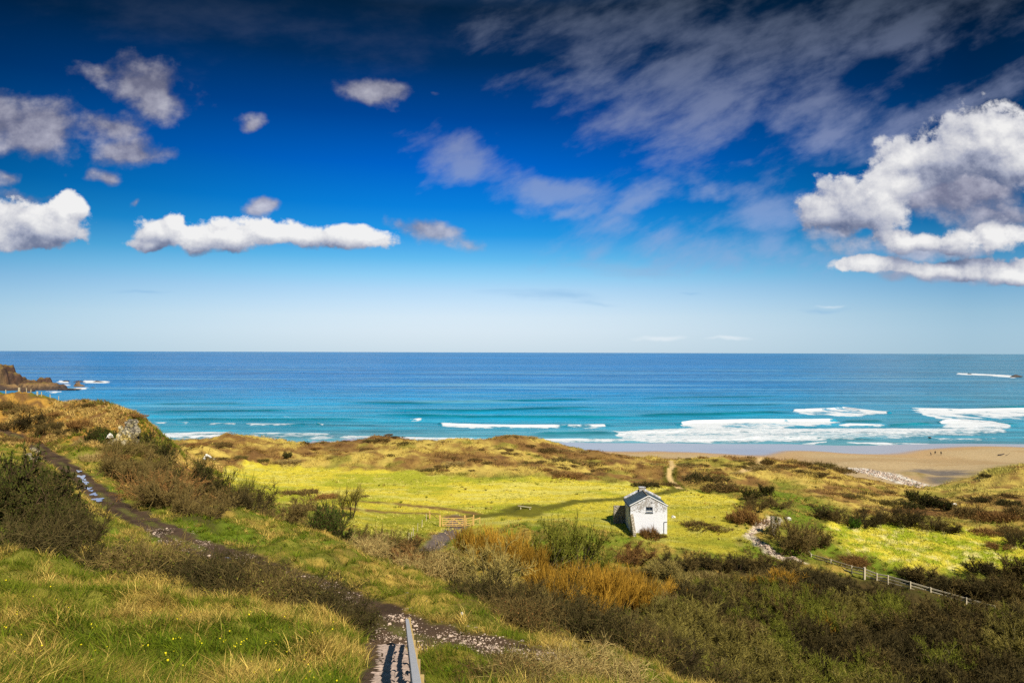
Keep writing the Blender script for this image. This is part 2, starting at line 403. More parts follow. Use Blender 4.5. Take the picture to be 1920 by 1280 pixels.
# scrub floors (dark litter under the bushes)
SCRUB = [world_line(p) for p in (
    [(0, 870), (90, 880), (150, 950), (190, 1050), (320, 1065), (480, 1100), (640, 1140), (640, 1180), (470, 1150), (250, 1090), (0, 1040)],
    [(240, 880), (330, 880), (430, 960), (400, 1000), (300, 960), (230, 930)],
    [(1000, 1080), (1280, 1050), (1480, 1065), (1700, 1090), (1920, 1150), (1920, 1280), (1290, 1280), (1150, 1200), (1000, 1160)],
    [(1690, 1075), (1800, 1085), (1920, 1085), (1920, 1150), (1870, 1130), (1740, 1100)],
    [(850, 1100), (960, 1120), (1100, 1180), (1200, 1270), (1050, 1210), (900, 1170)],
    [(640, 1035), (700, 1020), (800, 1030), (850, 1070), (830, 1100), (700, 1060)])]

MOUND = hit0(982, 958)[:2]
def _dense(ln, k=8):
    t = np.arange(0, len(ln) - 1 + 1e-6, 1 / k); i = np.arange(len(ln)); return np.c_[np.interp(t, i, ln[:, 0]), np.interp(t, i, ln[:, 1])]
TRACKD = _dense(TRACK); TRACKZ = H0(TRACKD[:, 0], TRACKD[:, 1]); TRACKZ = np.convolve(np.pad(TRACKZ, 4, mode='edge'), np.ones(9) / 9, 'valid') - .12
def near_line(x, y, ln, zz):
    """distance to the track and the height of its middle there"""
    best = np.full(x.shape, 1e9); zb = np.zeros(x.shape)
    for j in range(len(TRACKD) - 1):
        (x0, y0), (x1, y1) = TRACKD[j], TRACKD[j + 1]; dx, dy = x1 - x0, y1 - y0
        t = np.clip(((x - x0) * dx + (y - y0) * dy) / (dx * dx + dy * dy + 1e-9), 0, 1); d = np.hypot(x - x0 - t * dx, y - y0 - t * dy)
        k = d < best; best = np.where(k, d, best); zb = np.where(k, zz[j] + (zz[j + 1] - zz[j]) * t, zb)
    return best, zb
def H(x, y):
    """the finished ground: survey, rough tussocks, worn track, ruts"""
    x = np.asarray(x, float); y = np.asarray(y, float)
    z = H0(x, y)
    r = np.hypot(x, y)
    dune = sstep(y, 148, 168) * sstep(z, 3.0, 9.0)
    land = sstep(z, 3.2, 6.0)
    lh = sstep(y, 96, 112) * (1 - sstep(x, -60, -52)); z = z + lh * (fbm(x, y, 7, 4, 88) * .75 + np.abs(fbm(x, y, 2.6, 3, 89)) * .5)
    mead = np.maximum(sstep(poly_sd(x, y, MEADOW), -2, 6), sstep(poly_sd(x, y, FIELD2), -2, 4))
    rough = land * (1 - .8 * mead)
    rough = rough * sstep(dist_line(x, y, STEPS), .7, 1.6)
    rough = rough * (1 - .5 * sstep(x, 85, 100) * sstep(y, 150, 165))
    z = z + rough * (fbm(x, y, 9, 4, 3) * .38 + np.abs(fbm(x, y, 2.3, 3, 9)) * .55) * sstep(r, 4, 22) + dune * (fbm(x, y, 14, 4, 21) * .9 + np.abs(fbm(x, y, 5, 3, 31)) * .5)
    z = z + land * mead * fbm(x, y, 6, 3, 41) * .10
    z = z + .8 * np.exp(-(((x - MOUND[0] - .8) / 2.2) ** 2 + ((y - MOUND[1] - 1) / 3) ** 2))
    dt, zc = near_line(x, y, TRACK, TRACKZ)
    z = z + (zc + .08 * np.abs(fbm(x, y, 1.4, 3, 9)) - z) * (1 - sstep(dt, 1.5, 2.9)) * .9
    dl = dist_line(x, y, LANE); z = z - .2 * (1 - sstep(dl, 1.4, 2.6))
    z = z + (1 - land) * fbm(x, y, 22, 3, 5) * .12 * sstep(z, .3, 1.2)
    return z
def hit(px, py, d0=8.0): return hit0(px, py, d0, hf=H)
def ground(x, y): return float(H(np.array([float(x)]), np.array([float(y)]))[0])

# ------------------------------------------------------------------ mesh helpers
def new_obj(name, mesh, mat=None, parent=None, kind=None, label=None, cat=None, group=None, loc=None):
    o = bpy.data.objects.new(name, mesh); COL.objects.link(o)
    if mat is not None and mesh is not None: mesh.materials.append(mat)
    if parent is not None: o.parent = parent
    if loc is not None: o.location = loc
    tag(o, label, cat, group, kind)
    return o
def tag(o, label=None, cat=None, group=None, kind=None):
    if label: o['label'] = label
    if cat: o['category'] = cat
    if group: o['group'] = group
    if kind: o['kind'] = kind
    return o
def empty(name, loc, label, cat, group=None, rz=0.0):
    o = bpy.data.objects.new(name, None); COL.objects.link(o); o.location = loc; o.rotation_euler = (0, 0, rz)
    o.empty_display_size = .2
    return tag(o, label, cat, group)

def mesh_np(name, verts, quads=None, tris=None, smooth=False, color=None, tint=None):
    """mesh from arrays; color: (n,3) albedo per vertex, tint: (n,)"""
    me = bpy.data.meshes.new(name)
    v = np.ascontiguousarray(verts, np.float32); nq = 0 if quads is None else len(quads); ntr = 0 if tris is None else len(tris)
    li = []
    if nq: li.append(np.asarray(quads, np.int32).ravel())
    if ntr: li.append(np.asarray(tris, np.int32).ravel())
    li = np.concatenate(li)
    me.vertices.add(len(v)); me.vertices.foreach_set('co', v.ravel())
    me.loops.add(len(li)); me.loops.foreach_set('vertex_index', li)
    me.polygons.add(nq + ntr)
    st = np.concatenate([np.arange(nq) * 4, nq * 4 + np.arange(ntr) * 3]).astype(np.int32)
    me.polygons.foreach_set('loop_start', st)
    me.polygons.foreach_set('use_smooth', np.full(nq + ntr, smooth))
    me.update(calc_edges=True)
    if color is not None:
        at_ = me.attributes.new('tone', 'FLOAT_COLOR', 'POINT'); c = np.ones((len(v), 4), np.float32); c[:, :3] = color; at_.data.foreach_set('color', c.ravel())
    if tint is not None:
        at_ = me.attributes.new('tint', 'FLOAT', 'POINT'); at_.data.foreach_set('value', np.asarray(tint, np.float32))
    return me

def grid_quads(nu, nv):
    i = np.arange(nu - 1)[:, None] * nv + np.arange(nv - 1)[None, :]
    return np.stack([i, i + nv, i + nv + 1, i + 1], -1).reshape(-1, 4)

# ------------------------------------------------------------------ materials
def new_mat(name):
    m = bpy.data.materials.new(name); m.use_nodes = True
    return m, m.node_tree, m.node_tree.nodes['Principled BSDF']
def attr(nt, name, out='Color'):
    n = nt.nodes.new('ShaderNodeAttribute'); n.attribute_name = name; return E_(nt, n.outputs[out])
def position(nt):
    g = nt.nodes.new('ShaderNodeNewGeometry'); return E_(nt, g.outputs['Position'])
def bump(nt, b, h, strength, dist):
    n = nt.nodes.new('ShaderNodeBump'); n.inputs['Strength'].default_value = strength; n.inputs['Distance'].default_value = dist
    nt.links.new(h.s, n.inputs['Height']); nt.links.new(n.outputs[0], b.inputs['Normal'])
def simple_mat(name, col, rough=.8, var=.25, scale=6.0, bumpd=.01, spec=.3):
    """one colour broken by two scales of grain"""
    m, nt, b = new_mat(name)
    tc = nt.nodes.new('ShaderNodeTexCoord'); v = E_(nt, tc.outputs['Object'])
    n1 = noise(nt, v, scale, 6, .6); n2 = noise(nt, v, scale * 7, 4, .6)
    f = (n1 - .5) * 2.2 * var + (n2 - .5) * 1.4 * var + 1.0
    c = mulc(nt, xyz(nt, f, f, f), col)
    nt.links.new(c.s, b.inputs['Base Color']); b.inputs['Roughness'].default_value = rough; b.inputs['Specular IOR Level'].default_value = spec
    if bumpd: bump(nt, b, n1 * .6 + n2 * .4, .7, bumpd)
    return m

def plant_mat(name, lo, hi, rough=.75, trans=0.0, objvar=.25, spec=.05):
    """colour runs from lo to hi with the tint of each twig or leaf, and from plant to plant"""
    m, nt, b = new_mat(name)
    t = attr(nt, 'tint', 'Fac')
    oi = nt.nodes.new('ShaderNodeObjectInfo'); rnd = E_(nt, oi.outputs['Random'])
    c = mixc(nt, (t + (rnd - .5) * objvar * 2).clamp(), lo, hi)
    f = (rnd * 7.3)._op('FRACT') * objvar + (1 - objvar / 2)
    c = mulc(nt, c, xyz(nt, f, f, f))
    nt.links.new(c.s, b.inputs['Base Color']); b.inputs['Roughness'].default_value = rough; b.inputs['Specular IOR Level'].default_value = spec
    return m

def tone_mat(name, rough=.8, spec=.05):
    m, nt, b = new_mat(name); nt.links.new(attr(nt, 'tone').s, b.inputs['Base Color'])
    b.inputs['Roughness'].default_value = rough; b.inputs['Specular IOR Level'].default_value = spec
    return m

# ------------------------------------------------------------------ ground
def lerp(a, b, t): return a + (np.asarray(b) - a) * t[..., None]
C_STRAW = np.array((.50, .33, .07)); C_GREEN = np.array((.13, .175, .015)); C_OLIVE = np.array((.20, .19, .03)); C_BROWN = np.array((.16, .085, .03))
C_YEL = np.array((.54, .45, .045)); C_MGREEN = np.array((.33, .33, .03)); C_EARTH = np.array((.082, .052, .032)); C_SAND = np.array((.43, .315, .17)); C_LITTER = np.array((.055, .036, .015))
C_MARRAM = np.array((.48, .355, .08)); C_BRACK = np.array((.25, .145, .042))

def masks(x, y, z):
    M = {}
    e1 = fbm(x, y, 3.0, 4, 77); e2 = fbm(x, y, .8, 3, 78)
    dt = dist_line(x, y, TRACK)
    M['dt'] = dt
    M['track'] = 1 - sstep(dt + e1 * .4 + e2 * .25, .95 + .45 * (y < 30), 1.6 + .4 * (y < 30))
    M['steps'] = 1 - sstep(dist_line(x, y, STEPS) + e2 * .12, .62, .95)
    M['lane'] = 1 - sstep(dist_line(x, y, LANE) + e1 * .4, 1.3, 2.1)
    M['rut'] = np.maximum(1 - sstep(dist_line(x, y, RUT1) + e1 * .4, .5, 1.5), 1 - sstep(dist_line(x, y, RUT2) + e1 * .4, .5, 1.5))
    M['green'] = np.maximum(1 - sstep(dist_line(x, y, GREENWAY) + e1 * .3, 1.3, 2.2), 1 - sstep(np.hypot((x - MOUND[0]) / 4.5, (y - MOUND[1]) / 6) + e1 * .15, .7, 1.1))
    M['dpath'] = np.maximum(1 - sstep(dist_line(x, y, DUNEPATH) + e2 * .2, .4, .9), 1 - sstep(dist_line(x, y, SANDPATH) + e2 * .3, .6, 1.4))
    M['spath'] = 1 - sstep(dist_line(x, y, STONEPATH) + e1 * .3, .5, 1.0)
    M['stream'] = 1 - sstep(dist_line(x, y, STREAM) + e1 * .5, 3.2, 4.6)
    M['meadow'] = sstep(poly_sd(x, y, MEADOW) + e1 * 2.5, -1, 2.5)
    M['field2'] = sstep(poly_sd(x, y, FIELD2) + e1 * 2.0, -1, 2)
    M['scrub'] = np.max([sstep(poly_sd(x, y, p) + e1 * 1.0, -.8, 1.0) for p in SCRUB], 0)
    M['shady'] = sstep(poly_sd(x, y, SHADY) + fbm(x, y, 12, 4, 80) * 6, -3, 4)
    M['sand'] = (1 - sstep(z + e1 * .5, 4.2, 5.6)) * sstep(y, 195, 205)
    M['dune'] = sstep(y + fbm(x, y, 25, 3, 81) * 10 - 4 * (x > 60), 150, 160) * (1 - M['sand']) * (1 - M['meadow'])
    M['dune'] = np.maximum(M['dune'], sstep(x, 58, 66) * sstep(y, 112, 122) * (1 - M['sand']) * (1 - M['field2']) * (1 - M['meadow']))
    M['lefthill'] = sstep(y, 100, 112) * (1 - sstep(x, -58, -52))
    return M

def ground_tone(x, y, z, M):
    g = fbm(x, y, 7, 5, 51); g2 = fbm(x, y, 1.6, 4, 52); g3 = fbm(x, y, .5, 3, 53)
    n = lambda a, b, v: sstep(v, a, b)
    c = np.empty(x.shape + (3,)); c[:] = C_OLIVE * .9
    c = lerp(c, C_GREEN, n(-.1, .6, g + g2 * .5)); c = lerp(c, C_STRAW * .8, n(0, .7, -g + g2 * .7) * .75)
    c = lerp(c, C_BROWN, n(.35, .8, fbm(x, y, 4, 4, 60)) * .6)
    lh = M['lefthill']; cl = lerp(np.broadcast_to(C_STRAW * np.array((.8, .66, .6)), c.shape).copy(), C_BROWN, n(-.2, .4, g2 + g * .5)); cl = lerp(cl, C_GREEN * .9, n(.15, .6, fbm(x, y, 9, 4, 63)) * .8)
    c = lerp(c, cl, lh)
    # meadow: streaks of dry pale grass over yellow green
    m = fbm(x * .55, y * 1.2, 9, 5, 55) ; ms = fbm(x * .35, y * 1.5, 2.0, 4, 56)
    cm = lerp(np.broadcast_to(C_YEL, c.shape).copy(), C_MGREEN, n(-.25, .5, m + ms * .6)); cm = lerp(cm, np.array((.58, .51, .12)), n(.1, .7, -m * .5 + ms) * .8)
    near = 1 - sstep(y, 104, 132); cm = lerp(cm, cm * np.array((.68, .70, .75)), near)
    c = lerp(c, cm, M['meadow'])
    cf = lerp(np.broadcast_to(np.array((.56, .48, .05)), c.shape).copy(), np.array((.29, .33, .02)), n(-.2, .35, fbm(x, y, 1.8, 4, 58) + g * .3)); cf = lerp(cf, np.array((.72, .62, .24)), n(.3, .7, fbm(x, y, 1.2, 3, 59)) * .8)
    c = lerp(c, cf, M['field2'])
    # dunes: marram and bracken
    d = fbm(x, y, 13, 5, 61); d2 = fbm(x, y, 3, 4, 62)
    cdn = lerp(np.broadcast_to(C_MARRAM, c.shape).copy(), C_BRACK, n(-.55, .35, d + d2 * .9)); cdn = lerp(cdn, C_BROWN, n(.3, .9, d2 + d * .6)); cdn = lerp(cdn, C_OLIVE, n(.35, .7, -d * .3 + fbm(x, y, 7, 3, 66)) * .7)
    c = lerp(c, cdn, M['dune'])
    # sand, wet below
    s = np.broadcast_to(C_SAND, c.shape).copy(); s = lerp(s, np.array((.36, .235, .11)), n(-.1, .5, fbm(x * .4, y, 14, 4, 70)) * .6)
    s = lerp(s, np.array((.42, .27, .13)), (1 - sstep(z + fbm(x, y, 30, 3, 72) * .15 + .5 * sstep(x, 60, 240), 1.2, 1.9)) * .8)
    s = lerp(s, np.array((.34, .29, .30)), 1 - sstep(z + fbm(x, y, 30, 3, 72) * .08 + .6 * sstep(x, 60, 240), 1.05, 1.35))
    s = lerp(s, np.array((.13, .115, .11)), M['shady'] * n(-.9, .3, fbm(x, y, 8, 3, 71)) * .9)  # shadow lying on the beach, painted into the sand colour
    st = lerp(np.broadcast_to(np.array((.70, .66, .58)), c.shape).copy(), np.array((.28, .24, .19)), n(-.1, .5, fbm(x, y, 1.6, 3, 73)))
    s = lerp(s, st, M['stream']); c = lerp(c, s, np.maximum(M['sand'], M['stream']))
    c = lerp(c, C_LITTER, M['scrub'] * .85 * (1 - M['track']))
    # worn ways
    tr = lerp(np.broadcast_to(C_EARTH, c.shape).copy(), np.array((.050, .032, .020)), n(-.2, .5, g2)); tr = lerp(tr, np.array((.11, .10, .03)), (1 - sstep(np.abs(M['dt'] + g3 * .12), .15, .45)) * n(-.3, .4, fbm(x, y, 3, 3, 75)))
    c = lerp(c, tr, M['track']); c = lerp(c, C_EARTH * 1.1, np.maximum(M['steps'], 0))
    c = lerp(c, np.array((.13, .10, .085)), M['lane']); c = lerp(c, np.array((.17, .095, .035)), M['rut'] * .95 * n(-.9, -.1, g2))
    c = lerp(c, np.array((.105, .098, .012)), M['green'] * .95); c = lerp(c, np.array((.60, .42, .18)), M['dpath']); c = lerp(c, lerp(np.broadcast_to(np.array((.66, .56, .40)), c.shape).copy(), np.array((.2, .15, .1)), n(.0, .4, g3)), M['spath'])
    return np.clip(c, 0.01, .85)

def build_ground():
    NA, NR = 900, 640
    a = np.radians(np.linspace(-78, 78, NA)); r = np.exp(np.linspace(np.log(1.2), np.log(470), NR))
    A, R = np.meshgrid(a, r, indexing='ij')
    x = R * np.sin(A); y = R * np.cos(A); z = H(x, y)
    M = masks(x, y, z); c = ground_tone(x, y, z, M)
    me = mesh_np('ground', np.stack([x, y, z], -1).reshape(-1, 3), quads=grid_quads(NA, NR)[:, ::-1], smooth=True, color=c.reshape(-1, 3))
    wet = np.clip((1 - sstep(z + .6 * sstep(x, 60, 240), 1.1, 1.4)) * M['sand'], 0, 1)
    me.attributes.new('wet', 'FLOAT', 'POINT').data.foreach_set('value', wet.ravel().astype(np.float32))
    m, nt, b = new_mat('ground')
    p = position(nt)
    n1 = noise(nt, p, 1.1, 8, .65); n2 = noise(nt, p, 9, 5, .65)
    f = (n1 - .5) * 1.0 + (n2 - .5) * .9 + 1.0
    w = attr(nt, 'wet', 'Fac')
    f = f * (1.0 - w) + w
    nt.links.new(mulc(nt, attr(nt, 'tone'), xyz(nt, f, f, f)).s, b.inputs['Base Color'])
    nt.links.new((.9 - w * .72).s, b.inputs['Roughness']); nt.links.new((w * .85 + .05).s, b.inputs['Specular IOR Level'])
    bump(nt, b, (n1 * .6 + n2 * .4) * (1.0 - w), .8, .12)
    new_obj('ground', me, m, kind='structure')
    # land behind and beside the camera, coarse
    a = np.radians(np.linspace(78, 282, 120)); r = np.exp(np.linspace(np.log(1.2), np.log(470), 90))
    A, R = np.meshgrid(a, r, indexing='ij'); x = R * np.sin(A); y = R * np.cos(A); z = H(x, y)
    z = np.minimum(z, CAMZ + 25)
    M = masks(x, y, z); c = ground_tone(x, y, z, M)
    me = mesh_np('hillside', np.stack([x, y, z], -1).reshape(-1, 3), quads=grid_quads(120, 90)[:, ::-1], smooth=True, color=c.reshape(-1, 3))
    me.attributes.new('wet', 'FLOAT', 'POINT')
    new_obj('hillside', me, m, kind='structure')
build_ground()

# ------------------------------------------------------------------ sea
# breakers and wash: far edge line and near edge line as seen (pixels), strength
BREAK = [
 ([(1490, 769), (1560, 767), (1582, 764), (1610, 769), (1670, 774)], [(1490, 773), (1530, 778), (1600, 780), (1670, 775)], 1.0, 1.2),
 ([(1712, 766), (1800, 769), (1860, 768), (1960, 766)], [(1712, 771), (1760, 786), (1850, 785), (1960, 786)], .95, 1.0),
 ([(1262, 796), (1300, 791), (1400, 789), (1572, 788)], [(1262, 799), (1320, 808), (1430, 806), (1572, 795)], 1.0, 1.6),
 ([(1570, 795), (1665, 797)], [(1570, 800), (1665, 800)], .95, 1.0),
 ([(1755, 792), (1800, 786), (1870, 794), (1900, 798)], [(1755, 800), (1810, 806), (1880, 806), (1900, 803)], .9, .8),
 ([(1160, 808), (1300, 801), (1500, 802), (1700, 801), (1900, 801)], [(1160, 818), (1300, 818), (1500, 816), (1700, 812), (1900, 806)], .70, 0),
 ([(1160, 811), (1220, 809), (1280, 808)], [(1160, 815), (1220, 816), (1280, 814)], .95, .6),
 ([(1290, 824), (1380, 823), (1430, 818), (1445, 817)], [(1290, 828), (1380, 828), (1430, 823), (1445, 818)], .9, .4),
 ([(960, 822), (1080, 821), (1170, 822), (1270, 824)], [(960, 830), (1080, 829), (1170, 831), (1270, 830)], .88, 0),
 ([(1170, 812), (1500, 806), (1900, 802)], [(1170, 831), (1450, 836), (1700, 823), (1900, 812)], .60, 0),
 ([(1180, 814), (1400, 814), (1560, 820)], [(1180, 828), (1400, 832), (1560, 826)], .70, 0),
 ([(1330, 840), (1440, 838), (1520, 830), (1560, 827)], [(1330, 842), (1440, 841), (1520, 834), (1560, 830)], .85, 0),
 ([(1560, 829), (1700, 831), (1840, 834)], [(1560, 833), (1700, 835), (1840, 836)], .85, 0),
 ([(1460, 808), (1600, 812), (1800, 808), (1880, 806)], [(1460, 811), (1600, 815), (1800, 811), (1880, 808)], .9, .5),
 ([(1640, 818), (1800, 822), (1960, 818)], [(1640, 820), (1800, 824), (1960, 820)], .75, 0),
 ([(775, 785), (805, 785)], [(775, 789), (805, 790)], .95, .7),
 ([(815, 793), (860, 795), (960, 797), (1140, 797)], [(815, 797), (860, 803), (960, 803), (1140, 801)], .95, .9),
 ([(520, 782), (540, 782)], [(520, 785), (540, 786)], .95, .5),
 ([(272, 793), (315, 792)], [(272, 795), (315, 795)], .9, .5),
 ([(333, 792), (366, 792)], [(333, 795), (366, 795)], .9, .5),
 ([(388, 794), (450, 794)], [(388, 797), (450, 797)], .85, .5),
 ([(468, 795), (565, 796)], [(468, 799), (565, 799)], .9, .6),
 ([(588, 795), (612, 795)], [(588, 799), (612, 799)], .95, .5),
 ([(260, 810), (400, 808), (640, 812)], [(260, 824), (400, 822), (640, 824)], .74, 0),
 ([(300, 817), (400, 817), (530, 818), (600, 818)], [(300, 820), (400, 821), (530, 821), (600, 820)], .9, .4),
 ([(460, 812), (540, 812), (630, 814)], [(460, 815), (540, 815), (630, 816)], .85, .4),
 ([(640, 815), (900, 820)], [(640, 824), (900, 830)], .8, 0),
 ([(700, 819), (900, 821)], [(700, 821), (900, 823)], .85, 0),
 ([(1795, 699), (1850, 701), (1905, 704)], [(1795, 702), (1850, 704), (1905, 709)], 1.4, 0),
 ([(155, 713), (205, 714)], [(150, 718), (208, 718)], 1.6, 0), ([(108, 713), (135, 714)], [(108, 717), (135, 718)], 1.5, 0), ([(90, 733), (115, 733)], [(88, 736), (116, 736)], 1.3, 0), ([(140, 727), (165, 726)], [(138, 731), (168, 729)], 1.5, 0),
 ([(118, 720), (130, 719)], [(116, 723), (132, 723)], 1.4, 0),
]
# unbroken swells: crest lines as seen
SWELL = [([(270, 772), (400, 771), (560, 768)], .9), ([(640, 754), (760, 755), (1000, 751), (1150, 747)], 1.2), ([(700, 768), (900, 770), (1150, 762)], 1.1), ([(700, 777), (900, 781), (1200, 782)], 1.1),
         ([(1180, 779), (1340, 777), (1490, 772)], 1.4), ([(1660, 797), (1755, 793)], 1.2), ([(1575, 790), (1660, 789)], 1.0), ([(1830, 764), (1960, 761)], 1.0), ([(1000, 811), (1160, 811)], 1.0),
         ([(1300, 806), (1440, 811)], .6), ([(1200, 745), (1480, 742)], .6), ([(300, 787), (520, 786), (700, 785)], .8), ([(360, 815), (440, 815)], .7), ([(1440, 819), (1560, 821), (1650, 824)], .6), ([(280, 757), (470, 757)], .5),
         ([(1300, 760), (1480, 757)], .5), ([(540, 795), (720, 796)], .5), ([(1750, 790), (1920, 795)], .8)]
def sea_line(pts):
    P = []
    for px, py in pts:
        q = at(px, py, 1.0); d = CAMZ / (CAMZ - q[2]); P.append(at(px, py, d)[:2])
    P = np.array(P); P[:, 0] /= P[:, 1]; i = np.argsort(P[:, 0]); return P[i]      # bearing, distance
def build_sea():
    a = np.radians(np.concatenate([np.linspace(-80, -41, 40), np.linspace(-40.8, 41, 1100), np.linspace(41.3, 80, 40)]))
    r = np.concatenate([np.exp(np.linspace(np.log(290), np.log(760), 460)), np.exp(np.linspace(np.log(765), np.log(4000), 200)), np.exp(np.linspace(np.log(4200), np.log(90000), 40))])
    A, R = np.meshgrid(a, r, indexing='ij'); x = R * np.sin(A); y = R * np.cos(A)
    shore = sstep(y, 325, 370); fadeo = 1 - sstep(y, 700, 2500)
    z = fbm(x * .14, y + 7 * fbm(x, y, 70, 2, 101), 19, 3, 100) * .42 * shore * (1 - sstep(y, 900, 2600))
    foam = np.zeros_like(x); face = np.zeros_like(x)
    wob = fbm(x, y, 16, 3, 104) * 3.0 + fbm(x, y, 5, 3, 107) * 2.6
    u = x / y
    for far, near, st, hgt in BREAK:
        f, n = sea_line(far), sea_line(near)
        x0, x1 = max(f[0, 0], n[0, 0]), min(f[-1, 0], n[-1, 0])
        yf = np.interp(u, f[:, 0], f[:, 1]); yn = np.interp(u, n[:, 0], n[:, 1])
        wd = np.maximum(yf - yn, 2.0)
        soft = np.minimum(wd * .3, 5) if st > .7 else wd * .35
        e = sstep((u - x0) * y + wob * 1.5, -1, 4) * (1 - sstep((u - x1) * y + wob * 1.5, -4, 1))
        q = sstep(yf - y + wob * .35, -soft * .3, soft * .5) * sstep(y - yn + wob * 1.9, -soft, soft)
        if st > .7: q = q * (.60 + .40 * np.exp(-np.clip(yf - y, 0, None) / (wd * .45))) * (1 + .42 * fbm(x, y * .6, 11, 4, 133))
        foam = np.maximum(foam, q * e * st)
        if hgt: z += hgt * np.exp(-np.where(y > yf - 3, ((y - yf + 3) / 7) ** 2, ((y - yf + 3) / 3.2) ** 2)) * e
    for ln, hgt in SWELL:
        f = sea_line(ln); yf = np.interp(u, f[:, 0], f[:, 1]) + fbm(x, y * .1, 30, 2, 108) * 1.5
        w = (f[-1, 0] - f[0, 0]) * .2
        e = sstep(u, f[0, 0] - w * .3, f[0, 0] + w) * (1 - sstep(u, f[-1, 0] - w, f[-1, 0] + w * .3))
        k = 1 + np.maximum(yf - 450, 0) / 300
        s = (y - yf)
        z += hgt * e * np.exp(-np.where(s > 0, (s / (11 * k)) ** 2, (s / (4.5 * k)) ** 2))
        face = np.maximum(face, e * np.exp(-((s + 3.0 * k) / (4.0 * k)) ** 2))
    # long slicks of spent foam
    sl = fbm(x * .22, y * 1.0, 40, 4, 111); foam = np.maximum(foam, sstep(sl, .45, 1.1) * .26 * sstep(y, 380, 460) * (1 - sstep(y, 900, 1800)))
    foam = np.maximum(foam, .42 * (1 - sstep(y + wob, 343, 356)) * sstep(y + wob, 330, 338) * (x < 110))
    depth = np.clip((y - 335 + .10 * x * 0) / 900, 0, 1)
    dd = depth + fbm(x * .3, y, 70, 4, 120) * .05 * (1 - depth)
    st = [(0, (.10, .29, .33)), (.05, (.028, .25, .35)), (.16, (.008, .255, .40)), (.33, (.003, .22, .43)), (.6, (.002, .155, .40)), (1, (.002, .13, .36))]
    c = np.stack([np.interp(dd, [s[0] for s in st], [s[1][k] for s in st]) for k in range(3)], -1)
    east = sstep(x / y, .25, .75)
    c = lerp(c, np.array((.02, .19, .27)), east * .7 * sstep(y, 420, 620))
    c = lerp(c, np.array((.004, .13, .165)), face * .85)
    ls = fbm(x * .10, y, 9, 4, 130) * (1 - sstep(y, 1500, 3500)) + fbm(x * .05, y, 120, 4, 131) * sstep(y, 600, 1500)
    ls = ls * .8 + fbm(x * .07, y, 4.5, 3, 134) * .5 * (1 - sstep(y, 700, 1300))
    c = c * (1 + np.clip(ls, -.9, .9) * .36)[..., None]  # swell shading painted into the water colour as streaks
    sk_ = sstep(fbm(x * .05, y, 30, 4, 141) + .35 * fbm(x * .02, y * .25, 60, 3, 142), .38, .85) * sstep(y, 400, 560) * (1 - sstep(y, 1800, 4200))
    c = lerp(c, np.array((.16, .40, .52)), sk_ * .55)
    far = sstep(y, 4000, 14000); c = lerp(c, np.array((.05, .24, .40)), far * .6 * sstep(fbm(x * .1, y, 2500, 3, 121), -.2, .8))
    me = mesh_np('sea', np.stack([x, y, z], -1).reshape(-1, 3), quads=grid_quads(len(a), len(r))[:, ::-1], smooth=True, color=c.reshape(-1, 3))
    me.attributes.new('foam', 'FLOAT', 'POINT').data.foreach_set('value', foam.ravel().astype(np.float32))
    m, nt, b = new_mat('sea'); p = position(nt)
    mp = nt.nodes.new('ShaderNodeMapping'); mp.inputs['Scale'].default_value = (.35, 1, 1); nt.links.new(p.s, mp.inputs[0]); pv = E_(nt, mp.outputs[0])
    w1 = noise(nt, pv, .16, 8, .62); w2 = noise(nt, pv, .02, 5, .6); fn = noise(nt, pv, .42, 7, .72, .5); fl = voro(nt, p, .45, .2)
    fo = attr(nt, 'foam', 'Fac')
    fm = (fo * 1.45 - (fn * 1.35 + (.6 - fl) * .25) ).smooth(-.06, .36)
    g = (w1 - .5) * 1.1 + (w2 - .5) * .8 + 1.0
    wc = mulc(nt, attr(nt, 'tone'), xyz(nt, g, g, g))
    fsh = (noise(nt, p, .9, 4, .6) - .5) * .35 + .92
    nt.links.new(mixc(nt, fm, wc, mulc(nt, xyz(nt, fsh, fsh, fsh), (.66, .69, .72))).s, b.inputs['Base Color'])
    nt.links.new((fm * .6 + .25).s, b.inputs['Roughness']); nt.links.new((.045 - fm * .03).s, b.inputs['Specular IOR Level'])
    bump(nt, b, w1 + fm * .25 + w2 * 2.0, .6, 1.3)
    new_obj('sea', me, m, kind='structure')
build_sea()

# ------------------------------------------------------------------ plants: twigs, leaves, blades
RNG = np.random.default_rng(7)
def unit(v): return v / (np.linalg.norm(v, axis=-1, keepdims=True) + 1e-9)

